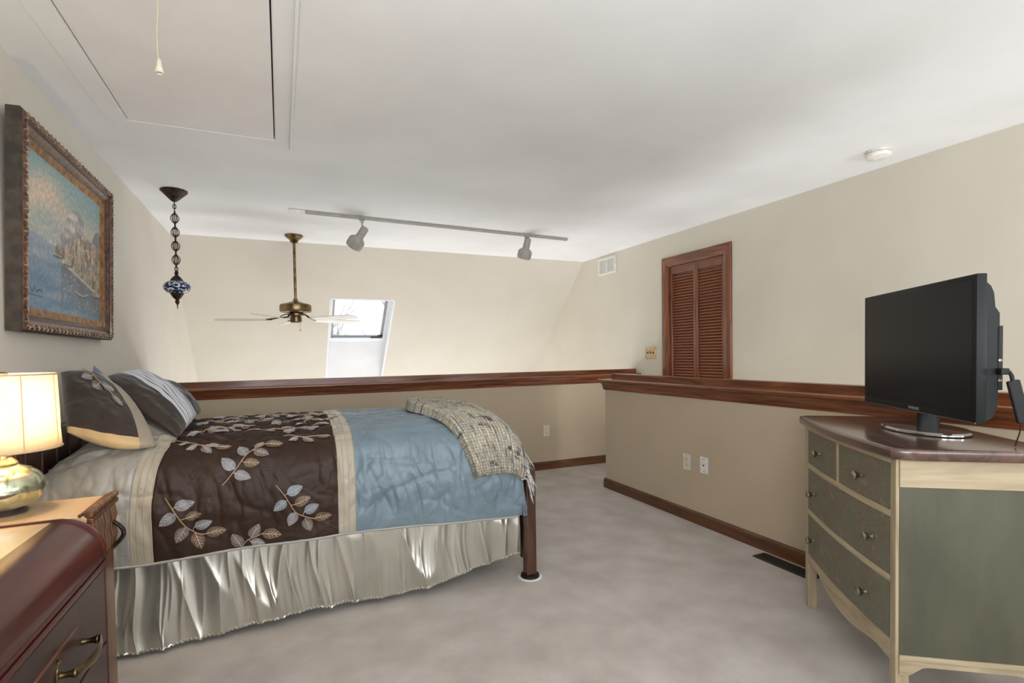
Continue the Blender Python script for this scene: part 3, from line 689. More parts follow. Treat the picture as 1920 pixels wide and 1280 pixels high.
XS=sorted(set([round(x,5) for x in XS if all(abs(x-b)>.003 for bb in BANDS for b in bb)]+[b for bb in BANDS for b in bb])); NX=len(XS)-1
P=[[surf(colx(XS[i],j/NT),j/NT) for j in range(NT+1)] for i in range(NX+1)]
names={0:('blue_head_panel',M_lit_blue_piping),1:('tan_band',M_tan),2:('brown_panel',M_brown),3:('tan_band',M_tan),4:('blue_foot_panel',M_blue)}
bms={k:B() for k in names}; vmap={k:{} for k in names}
def vv_(k,i,j):
    d=vmap[k]
    if (i,j) not in d: d[(i,j)]=bms[k].verts.new(P[i][j])
    return d[(i,j)]
for i in range(NX):
    for j in range(NT):
        k=section((XS[i]+XS[i+1])/2,(j+.5)/NT)
        bms[k].faces.new((vv_(k,i,j),vv_(k,i+1,j),vv_(k,i+1,j+1),vv_(k,i,j+1)))
# foot-end drop of the blue section, tucked behind the footboard
k=4; prev=[vv_(4,NX,j) for j in range(NT+1)]
for q in range(1,9):
    f=q/8; cur=[]
    for j in range(NT+1):
        p=P[NX][j]; tt=j/NT
        zend=.352; cy=3.07
        z=p.z+(zend-p.z)*f; x=p.x+.014*math.sin(PI*min(1,f*1.4)*.5)+.005*fb(p.y*5,f*2,3); y=p.y+(cy-p.y)*.0
        cur.append(bms[4].verts.new((x,y,z)))
    for j in range(NT): bms[4].faces.new((prev[j],cur[j],cur[j+1],prev[j+1]))
    prev=cur
lab={'blue_head_panel':'blue satin panel at the head end, lamp glow painted in','tan_band':'pleated tan band','brown_panel':'dark brown satin panel with embroidered leaves','blue_foot_panel':'blue satin panel at the foot end'}
part={}
for k,(nm,mt) in names.items():
    o=obj(nm,bms[k],mt,comf,smooth='all',world=True,label=lab[nm]); part[k]=o
    md=o.modifiers.new('thick','SOLIDIFY'); md.thickness=.012; md.offset=-1
# pleat stitch ridges on the tan bands
for (b0,b1),k in zip(BANDS,(1,3)):
    for f in (.04,.32,.62,.96):
        bm=B(); pts=[]
        for j in range(0,121):
            t_=.004+.80*j/120; s0=.06*sstep(.10,.36,t_) if k==1 else 0
            pts.append(surf(b0+s0+(b1-b0)*f,t_)+Vector((0,0,0)))
        tube(bm,pts,.0022,5); obj('pleat_seam',bm,M_tan,part[k],smooth=True,world=True)
# hem piping visible under the brown panel
bm=B(); pts=[surf(CX0+.02+(CX1-CX0-.04)*i/160,.002)-Vector((0,.002,.004)) for i in range(161)]; tube(bm,pts,.006,6); obj('hem_piping',bm,M_lit_blue_piping,comf,smooth=True,world=True)

# embroidered sprigs: leaves defined in (X, t) cloth coordinates
TLEN=_arc[-1]  # metres of cloth per unit t (approximate)
M_leaf=[cloth('leaf_silver',(118,118,122),(142,142,148),rough=.4,sheen=.3,sc=60),cloth('leaf_bronze',(96,74,54),(120,96,74),rough=.4,sheen=.3,sc=60),cloth('leaf_taupe',(100,91,86),(122,112,106),rough=.4,sheen=.3,sc=60),cloth('leaf_blue',(108,118,126),(128,137,146),rough=.4,sheen=.3,sc=60)]
M_vein=plain('embroidery_thread',(196,184,172),rough=.5)
M_stem=plain('stem_thread',(168,140,112),rough=.5)
def cpos(X,s,off=.004):
    t_=s/TLEN; p=surf(X,t_); e=.01
    n=(surf(X+e,t_)-surf(X-e,t_)).cross(surf(X,t_+.006)-surf(X,max(0,t_-.006)))
    n.normalize(); n=n if n.dot(Vector((0,-1,1)))>0 else -n
    return p+n*off
def leaf(par,X,s,ang,L,W,mat,fpos=None,nm='embroidered_leaf'):
    cpx=fpos or cpos
    bm=B(); ca,sa=math.cos(ang),math.sin(ang)
    n1,n2=8,5
    def f(u,v):
        w=W*.5*(math.sin(PI*min(1,u**.8))**.75)*(1-.15*u); a_=u*L; b_=(v-.5)*2*w
        return cpx(X+ca*a_-sa*b_,s+sa*a_+ca*b_,.0045)
    grid(bm,n1,n2,f); o=obj(nm,bm,mat,par,smooth='all',world=True)
    bm=B(); tube(bm,[cpx(X+ca*L*q,s+sa*L*q,.0068) for q in (0,.25,.5,.75,.93)],.0012,4)
    for q in (.25,.42,.6):
        for sg in (-1,1):
            aa=ang+sg*.75; l2=W*.36
            tube(bm,[cpx(X+ca*L*q,s+sa*L*q,.0068),cpx(X+ca*L*q+math.cos(aa)*l2,s+sa*L*q+math.sin(aa)*l2,.0068)],.0009,4)
    obj('leaf_vein',bm,M_vein,o,world=True)
def sprig(pts,leaves,par=comf,fpos=None):
    cpx=fpos or cpos
    bm=B(); fine=[]
    for i in range(13):
        x,s=spline(pts,i/12); fine.append(cpx(x,s,.006))
    tube(bm,fine,.0022,5)
    for (t0,X,s,ang,L,W,mi) in leaves:
        t0=min((i/24 for i in range(25)),key=lambda q_:(spline(pts,q_)[0]-X)**2+(spline(pts,q_)[1]-s)**2); x,q=spline(pts,t0); tube(bm,[cpx(x,q,.006),cpx(X,s,.006)],.0016,4)
    br=obj('embroidered_stem',bm,M_stem,par,smooth=True,world=True)
    for (t0,X,s,ang,L,W,mi) in leaves: leaf(par,X,s,ang,L,W,M_leaf[mi],fpos)
A_=R
SL=[] # filled below: pattern of a drooping sprig: base (X,s) is the upper-left start
def sprig_down(X,s,sc=1.0,flip=1,cols=(2,0,1,0,2,1,1)):
    P_=[(X,s),(X+.035*sc*flip,s-.055*sc),(X+.075*sc*flip,s-.10*sc),(X+.14*sc*flip,s-.135*sc)]
    an=lambda d: (R(d) if flip>0 else PI-R(d))
    L_=[(.30,X+.040*sc*flip,s-.030*sc,an(12),.072*sc,.048*sc,cols[0]),
        (.45,X+.030*sc*flip,s-.065*sc,an(205),.070*sc,.048*sc,cols[1]),
        (.50,X+.068*sc*flip,s-.070*sc,an(14),.068*sc,.046*sc,cols[2]),
        (.68,X+.066*sc*flip,s-.100*sc,an(245),.074*sc,.050*sc,cols[3]),
        (.72,X+.098*sc*flip,s-.105*sc,an(18),.070*sc,.046*sc,cols[4]),
        (.85,X+.112*sc*flip,s-.130*sc,an(280),.070*sc,.050*sc,cols[5]),
        (1.0,X+.145*sc*flip,s-.132*sc,an(4),.078*sc,.046*sc,cols[6])]
    sprig(P_,L_)
sprig([(-0.447, 0.265), (-0.415, 0.207), (-0.379, 0.138), (-0.343, 0.105), (-0.307, 0.095)],[(0.5, -0.415, 0.223, 0.21, 0.073, 0.05, 0), (0.5, -0.411, 0.198, -2.51, 0.073, 0.049, 0), (0.5, -0.379, 0.174, 0.22, 0.063, 0.043, 1), (0.5, -0.379, 0.138, -2.08, 0.073, 0.05, 2), (0.5, -0.346, 0.13, 0.29, 0.068, 0.046, 0), (0.5, -0.346, 0.107, -1.28, 0.079, 0.054, 1), (0.5, -0.307, 0.097, 0.02, 0.078, 0.053, 1)])
sprig([(-0.033, 0.269), (0.006, 0.215), (0.042, 0.145), (0.077, 0.12), (0.123, 0.099)],[(0.5, 0.009, 0.229, 0.37, 0.07, 0.048, 3), (0.5, 0.006, 0.2, -2.48, 0.066, 0.045, 3), (0.5, 0.038, 0.18, 0.3, 0.072, 0.049, 1), (0.5, 0.042, 0.143, -2.0, 0.07, 0.048, 0), (0.5, 0.077, 0.138, 0.37, 0.07, 0.048, 3), (0.5, 0.081, 0.109, -1.25, 0.072, 0.049, 2), (0.5, 0.12, 0.103, 0.02, 0.078, 0.053, 1)])
sprig([(-0.242, 0.293), (-0.196, 0.347), (-0.154, 0.409), (-0.112, 0.446), (-0.076, 0.471)],[(0.5, -0.196, 0.355, 2.3, 0.073, 0.05, 0), (0.5, -0.151, 0.411, 2.0, 0.07, 0.048, 0), (0.5, -0.196, 0.339, -0.39, 0.071, 0.048, 0), (0.5, -0.16, 0.382, -0.15, 0.066, 0.045, 1), (0.5, -0.121, 0.436, -0.49, 0.07, 0.048, 2), (0.5, -0.118, 0.455, 0.64, 0.049, 0.033, 2), (0.5, -0.076, 0.471, -0.02, 0.078, 0.053, 1)])
sprig([(-0.177, 0.004), (-0.151, 0.037), (-0.108, 0.054), (-0.092, 0.062)],[(0.5, -0.177, 0.01, 2.02, 0.075, 0.051, 2), (0.5, -0.138, 0.047, 1.11, 0.073, 0.05, 2), (0.5, -0.141, 0.029, -0.29, 0.061, 0.042, 0), (0.5, -0.095, 0.062, -0.21, 0.083, 0.055, 1)])
sprig([(-0.437, 0.603), (-0.375, 0.521), (-0.323, 0.49), (-0.274, 0.475)],[(0.5, -0.343, 0.492, -2.83, 0.044, 0.03, 0), (0.5, -0.323, 0.484, -0.85, 0.059, 0.04, 2), (0.5, -0.274, 0.475, 0.06, 0.065, 0.044, 1), (0.5, -0.31, 0.492, 0.1, 0.056, 0.038, 0), (0.5, -0.379, 0.523, 3.14, 0.039, 0.027, 2)])
sprig([(0.003, 0.548), (0.048, 0.519), (0.09, 0.502), (0.143, 0.512)],[(0.5, 0.064, 0.506, -2.61, 0.049, 0.034, 0), (0.5, 0.084, 0.498, -0.57, 0.058, 0.039, 2), (0.5, 0.143, 0.515, -0.21, 0.067, 0.045, 1)])
for (x,s,a) in ((-.36,.66,0),(-.12,.70,1),(.04,.64,0),(-.30,.80,1),(-.02,.84,0),(-.22,.94,1),(.10,.78,0),(.06,.98,1),(-.36,.93,0),(-.10,1.08,1),(-.30,1.1,0)):
    d=1 if a else -1
    sprig([(x,s),(x+.05,s-.03*d),(x+.11,s-.05*d)],[(.2,x+.015,s-.02,R(200),.06,.045,0),(.5,x+.05,s-.035*d,R(-60),.065,.047,2),(.7,x+.075,s-.02,R(30),.06,.045,3),(1,x+.11,s-.05*d,R(5),.07,.046,1)])

# ------------------------------------------------------------------ bed skirt
def satin():
    m,nt,b=newmat('silver_satin'); b.inputs['Metallic'].default_value=.78; b.inputs['Roughness'].default_value=.27
    v=coords(nt,'Object',(1,1,.35)); n=N(nt,'ShaderNodeTexNoise'); n.inputs['Scale'].default_value=6; n.inputs['Detail'].default_value=1; n.inputs['Distortion'].default_value=1.2; nt.links.new(v,n.inputs['Vector']); bump(nt,b,n.outputs[0],.12,.03)
    r=ramp(nt,[(.3,lin((190,187,177))),(.7,lin((204,200,190)))],n.outputs[0]); nt.links.new(r.outputs[0],b.inputs['Base Color']); return m
M_satin=satin()
def hemz(X): return .036+.0*X+.085*sstep(.35,1.15,X)+.012*math.sin(X*5+1)
sk=thing('bed_skirt','shiny silver satin gathered bed skirt hanging around the bed base','bed skirt',(.14,3.07,.1))
def skirtp(X,f):
    z=.43+(hemz(X)-.43)*f
    g=f*.85+.15
    x2=X+.05*noise.noise(Vector((X*2.3,f*1.1,3)))-.05*f
    def fold(a,z0): 
        n=noise.noise(Vector((a,f*.35,z0))); return (1-abs(n)*1.8)**3 if abs(n)<.55 else 0
    d=g*(.030*fold(x2*4.2,2)+.018*fold(x2*8.5,9)+.008*fold(x2*17+f,5)+.012*noise.noise(Vector((x2*3,f*.6,7))))
    return Vector((X,2.588-.014*f-d,z))
bm=B(); V=grid(bm,520,30,lambda u,v: skirtp(-.88+2.055*u,v)); obj('front_panel',bm,M_satin,sk,smooth='all',world=True)
bm=B(); pts=[skirtp(-.88+2.055*i/400,1)+Vector((0,0,.004*math.sin(i*1.9))) for i in range(401)]; tube(bm,pts,.0045,5); obj('ruffled_hem',bm,M_satin,sk,smooth=True,world=True)
bm=B(); grid(bm,60,20,lambda u,v:(1.172+.012*ridge(u*7,v,5)*v,2.565+1.06*u,.43+(hemz(1.17)-.43)*v)); obj('foot_panel',bm,M_satin,sk,smooth='all',world=True)
bm=B(); grid(bm,60,6,lambda u,v:(-.88+2.055*u,3.61+.01*ridge(u*14,v,6)*v,.43-.38*v)); obj('rear_panel',bm,M_satin,sk,smooth='all',world=True)

# ------------------------------------------------------------------ pillows
def pil_mat(name,bands,kindaxis,rough=.45,metal=0,sheen=.3):
    # bands: list of (position, colour) along uv axis, constant
    m,nt,b=newmat(name); tc=N(nt,'ShaderNodeTexCoord'); sp=N(nt,'ShaderNodeSeparateXYZ'); nt.links.new(tc.outputs['UV'],sp.inputs[0])
    r=ramp(nt,[(p,lin(c)) for p,c in bands],sp.outputs[kindaxis],'CONSTANT'); nt.links.new(r.outputs[0],b.inputs['Base Color'])
    b.inputs['Roughness'].default_value=rough; b.inputs['Sheen Weight'].default_value=sheen; b.inputs['Metallic'].default_value=metal
    n=N(nt,'ShaderNodeTexNoise'); n.inputs['Scale'].default_value=11; n.inputs['Detail'].default_value=3; n.inputs['Distortion'].default_value=1.5; nt.links.new(coords(nt),n.inputs['Vector']); bump(nt,b,n.outputs[0],.3,.02)
    return m
def pillow(name,label,c00,c10,c11,c01,th,mat,group=None,seed=0,flange=0,bow=(0,0,0,0)):
    """corners run round the pillow; uv u along 00-10, v along 00-01"""
    c00,c10,c11,c01=map(Vector,(c00,c10,c11,c01)); ctr=(c00+c10+c11+c01)/4
    n=((c10-c00)+(c11-c01)).cross((c01-c00)+(c11-c10)); n.normalize()
    if n.y>0: n=-n
    t=thing(name,label,'pillow',ctr,0,group)
    eu=((c10-c00)+(c11-c01)).normalized(); ev=((c01-c00)+(c11-c10)).normalized()
    bm=B(); ringf=[]
    def f(u,v,s):
        p=(c00*(1-u)+c10*u)*(1-v)+(c01*(1-u)+c11*u)*v
        p=p-ev*bow[0]*math.sin(PI*u)*(1-v)+ev*bow[1]*math.sin(PI*u)*v-eu*bow[2]*math.sin(PI*v)*(1-u)+eu*bow[3]*math.sin(PI*v)*u
        a=max(0,math.sin(PI*u)*math.sin(PI*v))**.42
        w=.008*noise.noise(Vector((u*5+seed,v*5,seed)))*a+.006*(ridge(u*4+seed,v*7)-.5)*a
        return p+n*(s*th*.5*a+w*(1 if s>0 else 0)) - (n*.0)
    N_=44
    grid(bm,N_,N_,lambda u,v:f(u,v,1),lambda u,v:(u,v)); grid(bm,N_,N_,lambda u,v:f(u,v,-1),lambda u,v:(u,v))
    bmesh.ops.remove_doubles(bm,verts=bm.verts,dist=.0004)
    o=obj('cushion',bm,mat,t,smooth='all',world=True)
    return t,f,n
PX={}
BR=(46,33,27); TAN=(152,140,121); GOLD=(196,168,122); DK=(36,30,32); SIL=(196,198,206); BL=(104,124,142)
def pil2(name,vb,ub,rough=.45,sheen=.25):
    """vb: colour bands along v; ub: list of (u0,u1,colour) stripes laid over them"""
    m=pil_mat(name,vb,1,rough,0,sheen); nt=m.node_tree; b=nt.nodes['Principled BSDF']
    src=b.inputs['Base Color'].links[0].from_socket; sp=[n for n in nt.nodes if n.type=='SEPXYZ'][0]
    stops=[(0,(0,0,0,1))]; 
    for u0,u1,c in ub:
        r=ramp(nt,[(0,(0,0,0,1)),(u0,(1,1,1,1)),(u1,(0,0,0,1))],sp.outputs[0],'CONSTANT')
        mx=N(nt,'ShaderNodeMix',data_type='RGBA'); nt.links.new(r.outputs[0],mx.inputs[0]); nt.links.new(src,mx.inputs[6]); mx.inputs[7].default_value=lin(c); src=mx.outputs[2]
    nt.links.new(src,b.inputs['Base Color']); return m
MA=pil2('sham_brown',[(0,GOLD),(.075,BR)],[(.77,.998,TAN)])
pA,fA,nA=pillow('pillow','brown pillow sham embroidered with leaves, gold lower edge, nearest on the bed',(-.785,2.60,.935),(-.495,2.625,.850),(-.745,2.97,1.150),(-.885,2.88,1.172),.115,MA,seed=1,bow=(.045,.01,0,.03))
def fposA(a,b_,off): return fA(a,b_,1)+nA*off
sprig([(.42,.985),(.50,.86),(.52,.72),(.60,.56)],[(.2,.47,.82,R(185),.19,.14,0),(.62,.50,.70,R(215),.16,.15,2),(.7,.53,.68,R(-15),.17,.14,3),(1,.60,.56,R(-60),.17,.12,2)],par=pA,fpos=lambda X,s_,o=.003:fposA(min(.97,X),min(.97,s_),o))
MB_=pil2('sham_tan',[(0,TAN),(.5,TAN)],[])
pillow('pillow','plain tan pillow squeezed between the leaf sham and the striped pillow',(-.640,2.80,.890),(-.445,2.78,.862),(-.622,3.04,1.117),(-.775,3.02,1.150),.06,MB_,seed=2,bow=(.02,.01,0,.02))
st=[(0,BR),(.10,(28,20,18)),(.108,BR),(.20,(28,20,18)),(.208,BR),(.30,DK),(.38,SIL),(.46,DK),(.475,SIL),(.55,DK),(.565,SIL),(.64,DK),(.655,SIL),(.73,DK),(.745,(170,178,192)),(.82,DK),(.84,(150,160,178))]
MC=pil_mat('striped_satin',st,1,.4,.1,.3)
pillow('pillow','striped pillow, dark brown and silver stripes with dark lines, leaning at the front',(-.760,2.93,1.138),(-.430,2.72,.868),(-.385,2.95,.945),(-.655,3.15,1.170),.13,MC,seed=3,bow=(.02,.045,.0,.0))
MD=pil2('dark_pillow',[(0,(60,60,70)),(.35,(52,46,52)),(.6,(30,28,32))],[])
pillow('pillow','dark charcoal pillow half hidden behind the striped one',(-.655,3.18,1.120),(-.455,3.05,.900),(-.398,3.2,.940),(-.600,3.4,1.100),.12,MD,seed=4,bow=(.01,.03,0,.01))
ME=pil2('blue_pillow',[(0,BL),(.5,BL)],[])
pillow('pillow','slate blue pillow standing at the headboard, one corner pointing up',(-.870,3.08,.931),(-.694,3.08,.892),(-.787,3.3,1.085),(-.878,3.3,1.196),.06,ME,seed=5)

# ------------------------------------------------------------------ throw
def knit():
    m,nt,b=newmat('knit_wool'); tc=N(nt,'ShaderNodeTexCoord'); mp=N(nt,'ShaderNodeMapping'); nt.links.new(tc.outputs['UV'],mp.inputs[0])
    v=mp.outputs[0]
    def nz(sx,sy,sc,det=3):
        mm=N(nt,'ShaderNodeMapping'); mm.inputs['Scale'].default_value=(sx,sy,1); nt.links.new(tc.outputs['UV'],mm.inputs[0])
        n=N(nt,'ShaderNodeTexNoise'); n.inputs['Scale'].default_value=sc; n.inputs['Detail'].default_value=det; nt.links.new(mm.outputs[0],n.inputs['Vector']); return n.outputs[0]
    a=nz(7,1.0,6); b2=nz(1.0,5,6); c=nz(1,1,20,3)
    r1=ramp(nt,[(.36,lin((104,108,106))),(.44,lin((196,190,172))),(.52,lin((232,224,206))),(.62,lin((220,194,164))),(.70,lin((150,156,150)))],a)
    r2=ramp(nt,[(.37,lin((98,102,104))),(.45,lin((224,216,196))),(.58,lin((206,200,184))),(.70,lin((226,196,160)))],b2)
    mx=N(nt,'ShaderNodeMix',data_type='RGBA'); nt.links.new(ramp(nt,[(.42,(0,0,0,1)),(.58,(1,1,1,1))],c).outputs[0],mx.inputs[0]); nt.links.new(r1.outputs[0],mx.inputs[6]); nt.links.new(r2.outputs[0],mx.inputs[7])
    nt.links.new(mx.outputs[2],b.inputs['Base Color']); b.inputs['Roughness'].default_value=.95; b.inputs['Sheen Weight'].default_value=.1; b.inputs['Specular IOR Level'].default_value=.1
    def wv(ax,sc):
        w_=N(nt,'ShaderNodeTexWave',bands_direction=ax); w_.inputs['Scale'].default_value=sc*.42; w_.inputs['Distortion'].default_value=3.5; w_.inputs['Detail Scale'].default_value=3; nt.links.new(v,w_.inputs['Vector']); return w_.outputs['Fac']
    s=N(nt,'ShaderNodeMath',operation='MULTIPLY_ADD'); nt.links.new(wv('X',30),s.inputs[0]); s.inputs[1].default_value=.6; wy=N(nt,'ShaderNodeMath',operation='MULTIPLY'); nt.links.new(wv('Y',60),wy.inputs[0]); wy.inputs[1].default_value=.4; nt.links.new(wy.outputs[0],s.inputs[2]); bump(nt,b,s.outputs[0],1,.012)
    dk=N(nt,'ShaderNodeMix',data_type='RGBA',blend_type='MULTIPLY'); dk.inputs[0].default_value=.5; nt.links.new(mx.outputs[2],dk.inputs[6]); nt.links.new(s.outputs[0],dk.inputs[7]); nt.links.new(dk.outputs[2],b.inputs['Base Color'])
    return m
M_knit=knit()
th_=thing('throw_blanket','folded chunky knit throw in cream and grey with fringe, over the bed foot','throw',(.95,2.8,.6))
TLOW,THIGH=.112,.60
def thp(u,v,off,grow=0):
    t_=TLOW+.02*u*(1-v)+(THIGH-TLOW)*v
    ledge=[(.885,0),(.835,0),(.775,0),(.715,0),(.665,0),(.680,0),(.74,0)]
    xl=spline(ledge,v)[0]-grow; xr=1.150+.010
    X=xl+(xr-xl)*u
    t_-=grow*.5*(1-v)
    p=surf_base(X,t_); e=.004
    n=(surf_base(X+e,t_)-surf_base(X-e,t_)).cross(surf_base(X,t_+e)-surf_base(X,t_-e)); n.normalize()
    if n.dot(Vector((0,-1,1)))<0: n=-n
    return p+n*off
def throw_layer(o0,th,grow,nm):
    bm=B()
    def edge(u,v):
        a=min(1,min(v,1-v)/.05); b_=min(1,min(u*1.2,(1-u))/.06); k=min(a,b_); return math.sqrt(max(0,1-(1-k)**2))
    def top(u,v):
        e=edge(u,v); roll=.012*math.exp(-(u/.12)**2)*sstep(.35,.7,v)
        kn=.0022*abs(math.sin(u*62+2*noise.noise(Vector((u*4,v*9,2)))))+.0012*abs(math.sin(v*150))
        return thp(u,v,o0+th*e+kn*e+.004*noise.noise(Vector((u*6,v*6,nm.__len__())))*e+roll*e,grow)
    grid(bm,170,170,top,lambda u,v:(u*.5,v*.9)); grid(bm,80,80,lambda u,v:thp(u,v,o0-.001,grow),lambda u,v:(u*.5,v*.9))
    bmesh.ops.remove_doubles(bm,verts=bm.verts,dist=.0012)
    return obj(nm,bm,M_knit,th_,smooth='all',world=True)
throw_layer(.010,.020,.0,'folded_layer'); throw_layer(.029,.028,-.006,'folded_layer')
M_fr=noisy('fringe_wool',(150,152,154),(214,206,196),60,rough=.9)
rnd=random.Random(5)
for k in range(34):
    v=.01+.30*rnd.random() if k<26 else .3+.35*rnd.random(); p=thp(1,v,.034); L=rnd.uniform(.09,.15)
    bm=B(); sx=rnd.uniform(.01,.055); sy=rnd.uniform(-.03,.01)
    pts=[p+Vector((-.02,0,.0)),p+Vector((.012,0,.002))]+[p+Vector((.015+sx*(q/5)**1.0,sy*q/5+.004*math.sin(q*2+k),-L*(q/5)**1.1)) for q in range(1,6)]
    tube(bm,pts,[.0035,.0035,.0035,.0035,.004,.0042,.0015],5); obj('tassel',bm,M_fr,th_,smooth=True,world=True)

# ------------------------------------------------------------------ waterfall dresser (foreground left)
WX_,WY0,WY1,WT=-.46,.55,1.775,.79
t=thing('waterfall_dresser','dark mahogany waterfall dresser with curved top edge in the left foreground','dresser',(-.70,(WY0+WY1)/2,0))
r_=.105
def wprof(inset=0,r=r_):
    pts=[(XL+.015,WT-inset)]
    x0=WX_-inset-r; z0=WT-inset-r
    for i in range(17): a=PI/2*(1-i/16); pts.append((x0+r*math.cos(a),z0+r*math.sin(a)))
    return pts
def wtop(ya,yb,nm,mat,inset=0,th=.02,x_lim=None):
    bm=B(); o=wprof(inset); n_=wprof(inset+th,r_-th*.3)
    o.append((WX_-inset,WT-r_-.0)); pts=[(x,ya,z) for x,z in o]+[(x,ya,z) for x,z in reversed(n_)]
    extrude_poly(bm,pts,(0,yb-ya,0)); return obj(nm,bm,mat,t,smooth=True,world=True)
# flat veneered top plus curved mahogany fall
bm=B(); box(bm,XL+.015,WX_-r_-.005,WY0+.02,WY1-.02,WT-.02,WT); obj('top_veneer',bm,M_lamplit_veneer,t,world=True,label='veneer top with lamp glow painted into its honey colour')
bm=B(); o_=[(x,z) for x,z in wprof(0)[1:]]; o_=[(WX_-r_-.005,WT)]+o_+[(WX_,WT-r_-.004)]; i_l=[(x,z) for x,z in reversed(wprof(.02,r_-.01)[1:])]
extrude_poly(bm,[(x,WY0+.02,z) for x,z in o_]+[(x,WY0+.02,z) for x,z in i_l]+[(WX_-r_-.005,WY0+.02,WT-.02)],(0,WY1-WY0-.04,0)); obj('curved_fall',bm,M_mahog,t,smooth=True,world=True)
for ya,yb in ((WY1-.022,WY1-.012),(WY1-.012,WY1),(WY0,WY0+.02)):
    bm=B(); g=.005 if yb!=WY1 else .002
    o=[(x,z+g) for x,z in wprof(0,r_)]; o=[(XL+.015,WT+g)]+[(WX_+g-r_+(x-(WX_-r_)),z) for x,z in o[1:]]+[(WX_+g,WT-r_-.01)]
    inn=[(WX_-.03,WT-r_-.01),(WX_-.03,WT-.05),(XL+.015,WT-.03)]
    extrude_poly(bm,[(x,ya,z) for x,z in o]+[(x,ya,z) for x,z in inn],(0,yb-ya,0)); obj('edge_band',bm,M_mahog,t,smooth=True,world=True)
bm=B()
for z,d,h in ((WT-r_-.004,.003,.008),(WT-r_-.014,.008,.010),(WT-r_-.024,.004,.008)): box(bm,WX_-.02,WX_+d,WY0,WY1-.012,z-h,z,bev=.002)
obj('waist_moulding',bm,M_mahog,t,world=True)
ztop=WT-r_-.034
obj('side_panel',bx(XL+.02,WX_-.012,WY1-.022,WY1-.002,.03,ztop+.02,bev=.002),M_mahogz,t,world=True)
obj('side_panel',bx(XL+.02,WX_-.012,WY0,WY0+.02,.03,ztop+.02,bev=.002),M_mahogz,t,world=True)
obj('corner_post',bx(WX_-.03,WX_+.001,WY1-.016,WY1-.001,.0,ztop,bev=.003),M_mahog,t,world=True)
obj('corner_post',bx(WX_-.03,WX_+.001,WY0,WY0+.016,.0,ztop,bev=.003),M_mahog,t,world=True)
obj('carcass',bx(XL+.02,WX_-.02,WY0+.02,WY1-.024,.06,ztop),M_mahogz,t,world=True)
zz=ztop-.004
for k in range(3):
    h=.205; d=obj('drawer',bx(WX_-.022,WX_-.001,WY0+.018,WY1-.018,zz-h+.003,zz,bev=.003),M_mahogz,t,world=True)
    if True:
        zi=zz-.062; obj('inlay_strip',bx(WX_-.004,WX_+.0006,WY0+.10,WY1-.235,zi-.004,zi+.004),wood('inlay_wood_%d'%k,(84,44,28),(112,66,44),(130,84,56),'Y',rough=.4),d,world=True)
        for yc in (WY0+.26,WY1-.275):
            hd=B(); zc=zz-.115
            for s in (-.075,.075):
                lathe(hd,[(.008,0),(.007,.006),(.006,.010),(.007,.020),(.011,.030),(.010,.033)],(WX_-.001,yc+s,zc),14,(1,0,0))
            pl=obj('handle',hd,M_brass,d,smooth=True,world=True,label='brass drawer pull')
            if True:
                bm=B(); pts=[]
                for a in range(24): aa=2*PI*a/24; pts.append((WX_-.001,yc-.075+.020*math.cos(aa),zc+.034*math.sin(aa)*(1+.08*math.cos(4*aa))))
                extrude_poly(bm,pts,(.004,0,0)); bmesh.ops.bevel(bm,geom=[e for e in bm.edges],offset=.001,segments=1,affect='EDGES')
                pts=[]
                for i in range(15):
                    f=i/14; y=yc-.082+.164*f; x=WX_+.032+.016*math.sin(PI*f); pts.append((x,y,zc))
                vs=[]
                for (x,y,z) in pts:
                    f=(y-yc)/.082; hw=.014*(1-.35*f*f)
                    vs.append([bm.verts.new((x+dx,y,z+dz)) for dx,dz in ((0,-hw),(.004,-hw*.4),(.0045,0),(.004,hw*.4),(0,hw),(-.002,0))])
                for a,b_ in zip(vs,vs[1:]):
                    for q in range(6): bm.faces.new((a[q],a[(q+1)%6],b_[(q+1)%6],b_[q]))
                bm.faces.new(vs[0]); bm.faces.new(vs[-1][::-1])
                bmesh.ops.transform(bm,matrix=wm(t).inverted(),verts=bm.verts)
                # join bail and back plate into the handle mesh
                me=pl.data; b2=bmesh.new(); b2.from_mesh(me); tmp=bpy.data.meshes.new('tmp'); bmesh.ops.recalc_face_normals(bm,faces=bm.faces); bm.to_mesh(tmp); bm.free(); b2.from_mesh(tmp); b2.to_mesh(me); b2.free()
    zz-=h+.004

# ------------------------------------------------------------------ nightstand behind it
t=thing('nightstand','small carved walnut nightstand with top painted lamplit tan behind the waterfall dresser, under the lamp','nightstand',(-.72,1.95,0))
NY0,NY1,NXF,NT_=1.82,2.075,-.515,.780
obj('top',bx(XL+.01,NXF+.002,NY0,NY1,NT_-.02,NT_,bev=.002),M_lamplit_veneer,t,world=True,label='polished top, lamp glow painted in as light tan')
obj('body',bx(XL+.02,NXF,NY0+.01,NY1-.01,.10,NT_-.02,bev=.002),M_carved,t,world=True)
bm=B(); 
pts=[(NXF+.006,NY0+(NY1-NY0)*i/40,NT_+.004) for i in range(41)]; tube(bm,pts,[.011+.002*math.sin(i*PI*.5) for i in range(41)],10)
tube(bm,[(NXF-.014,NY0,NT_+.002),(NXF-.014,NY1,NT_+.002)],.005,8)
obj('bead_roll',bm,M_carved,t,smooth=True,world=True)
obj('cornice',bx(NXF,NXF+.016,NY0,NY1,NT_-.022,NT_-.008,bev=.003),M_carved,t,world=True); obj('front_ledge',bx(NXF,NXF+.010,NY0,NY1,NT_-.17,NT_-.155,bev=.003),M_carved,t,world=True)
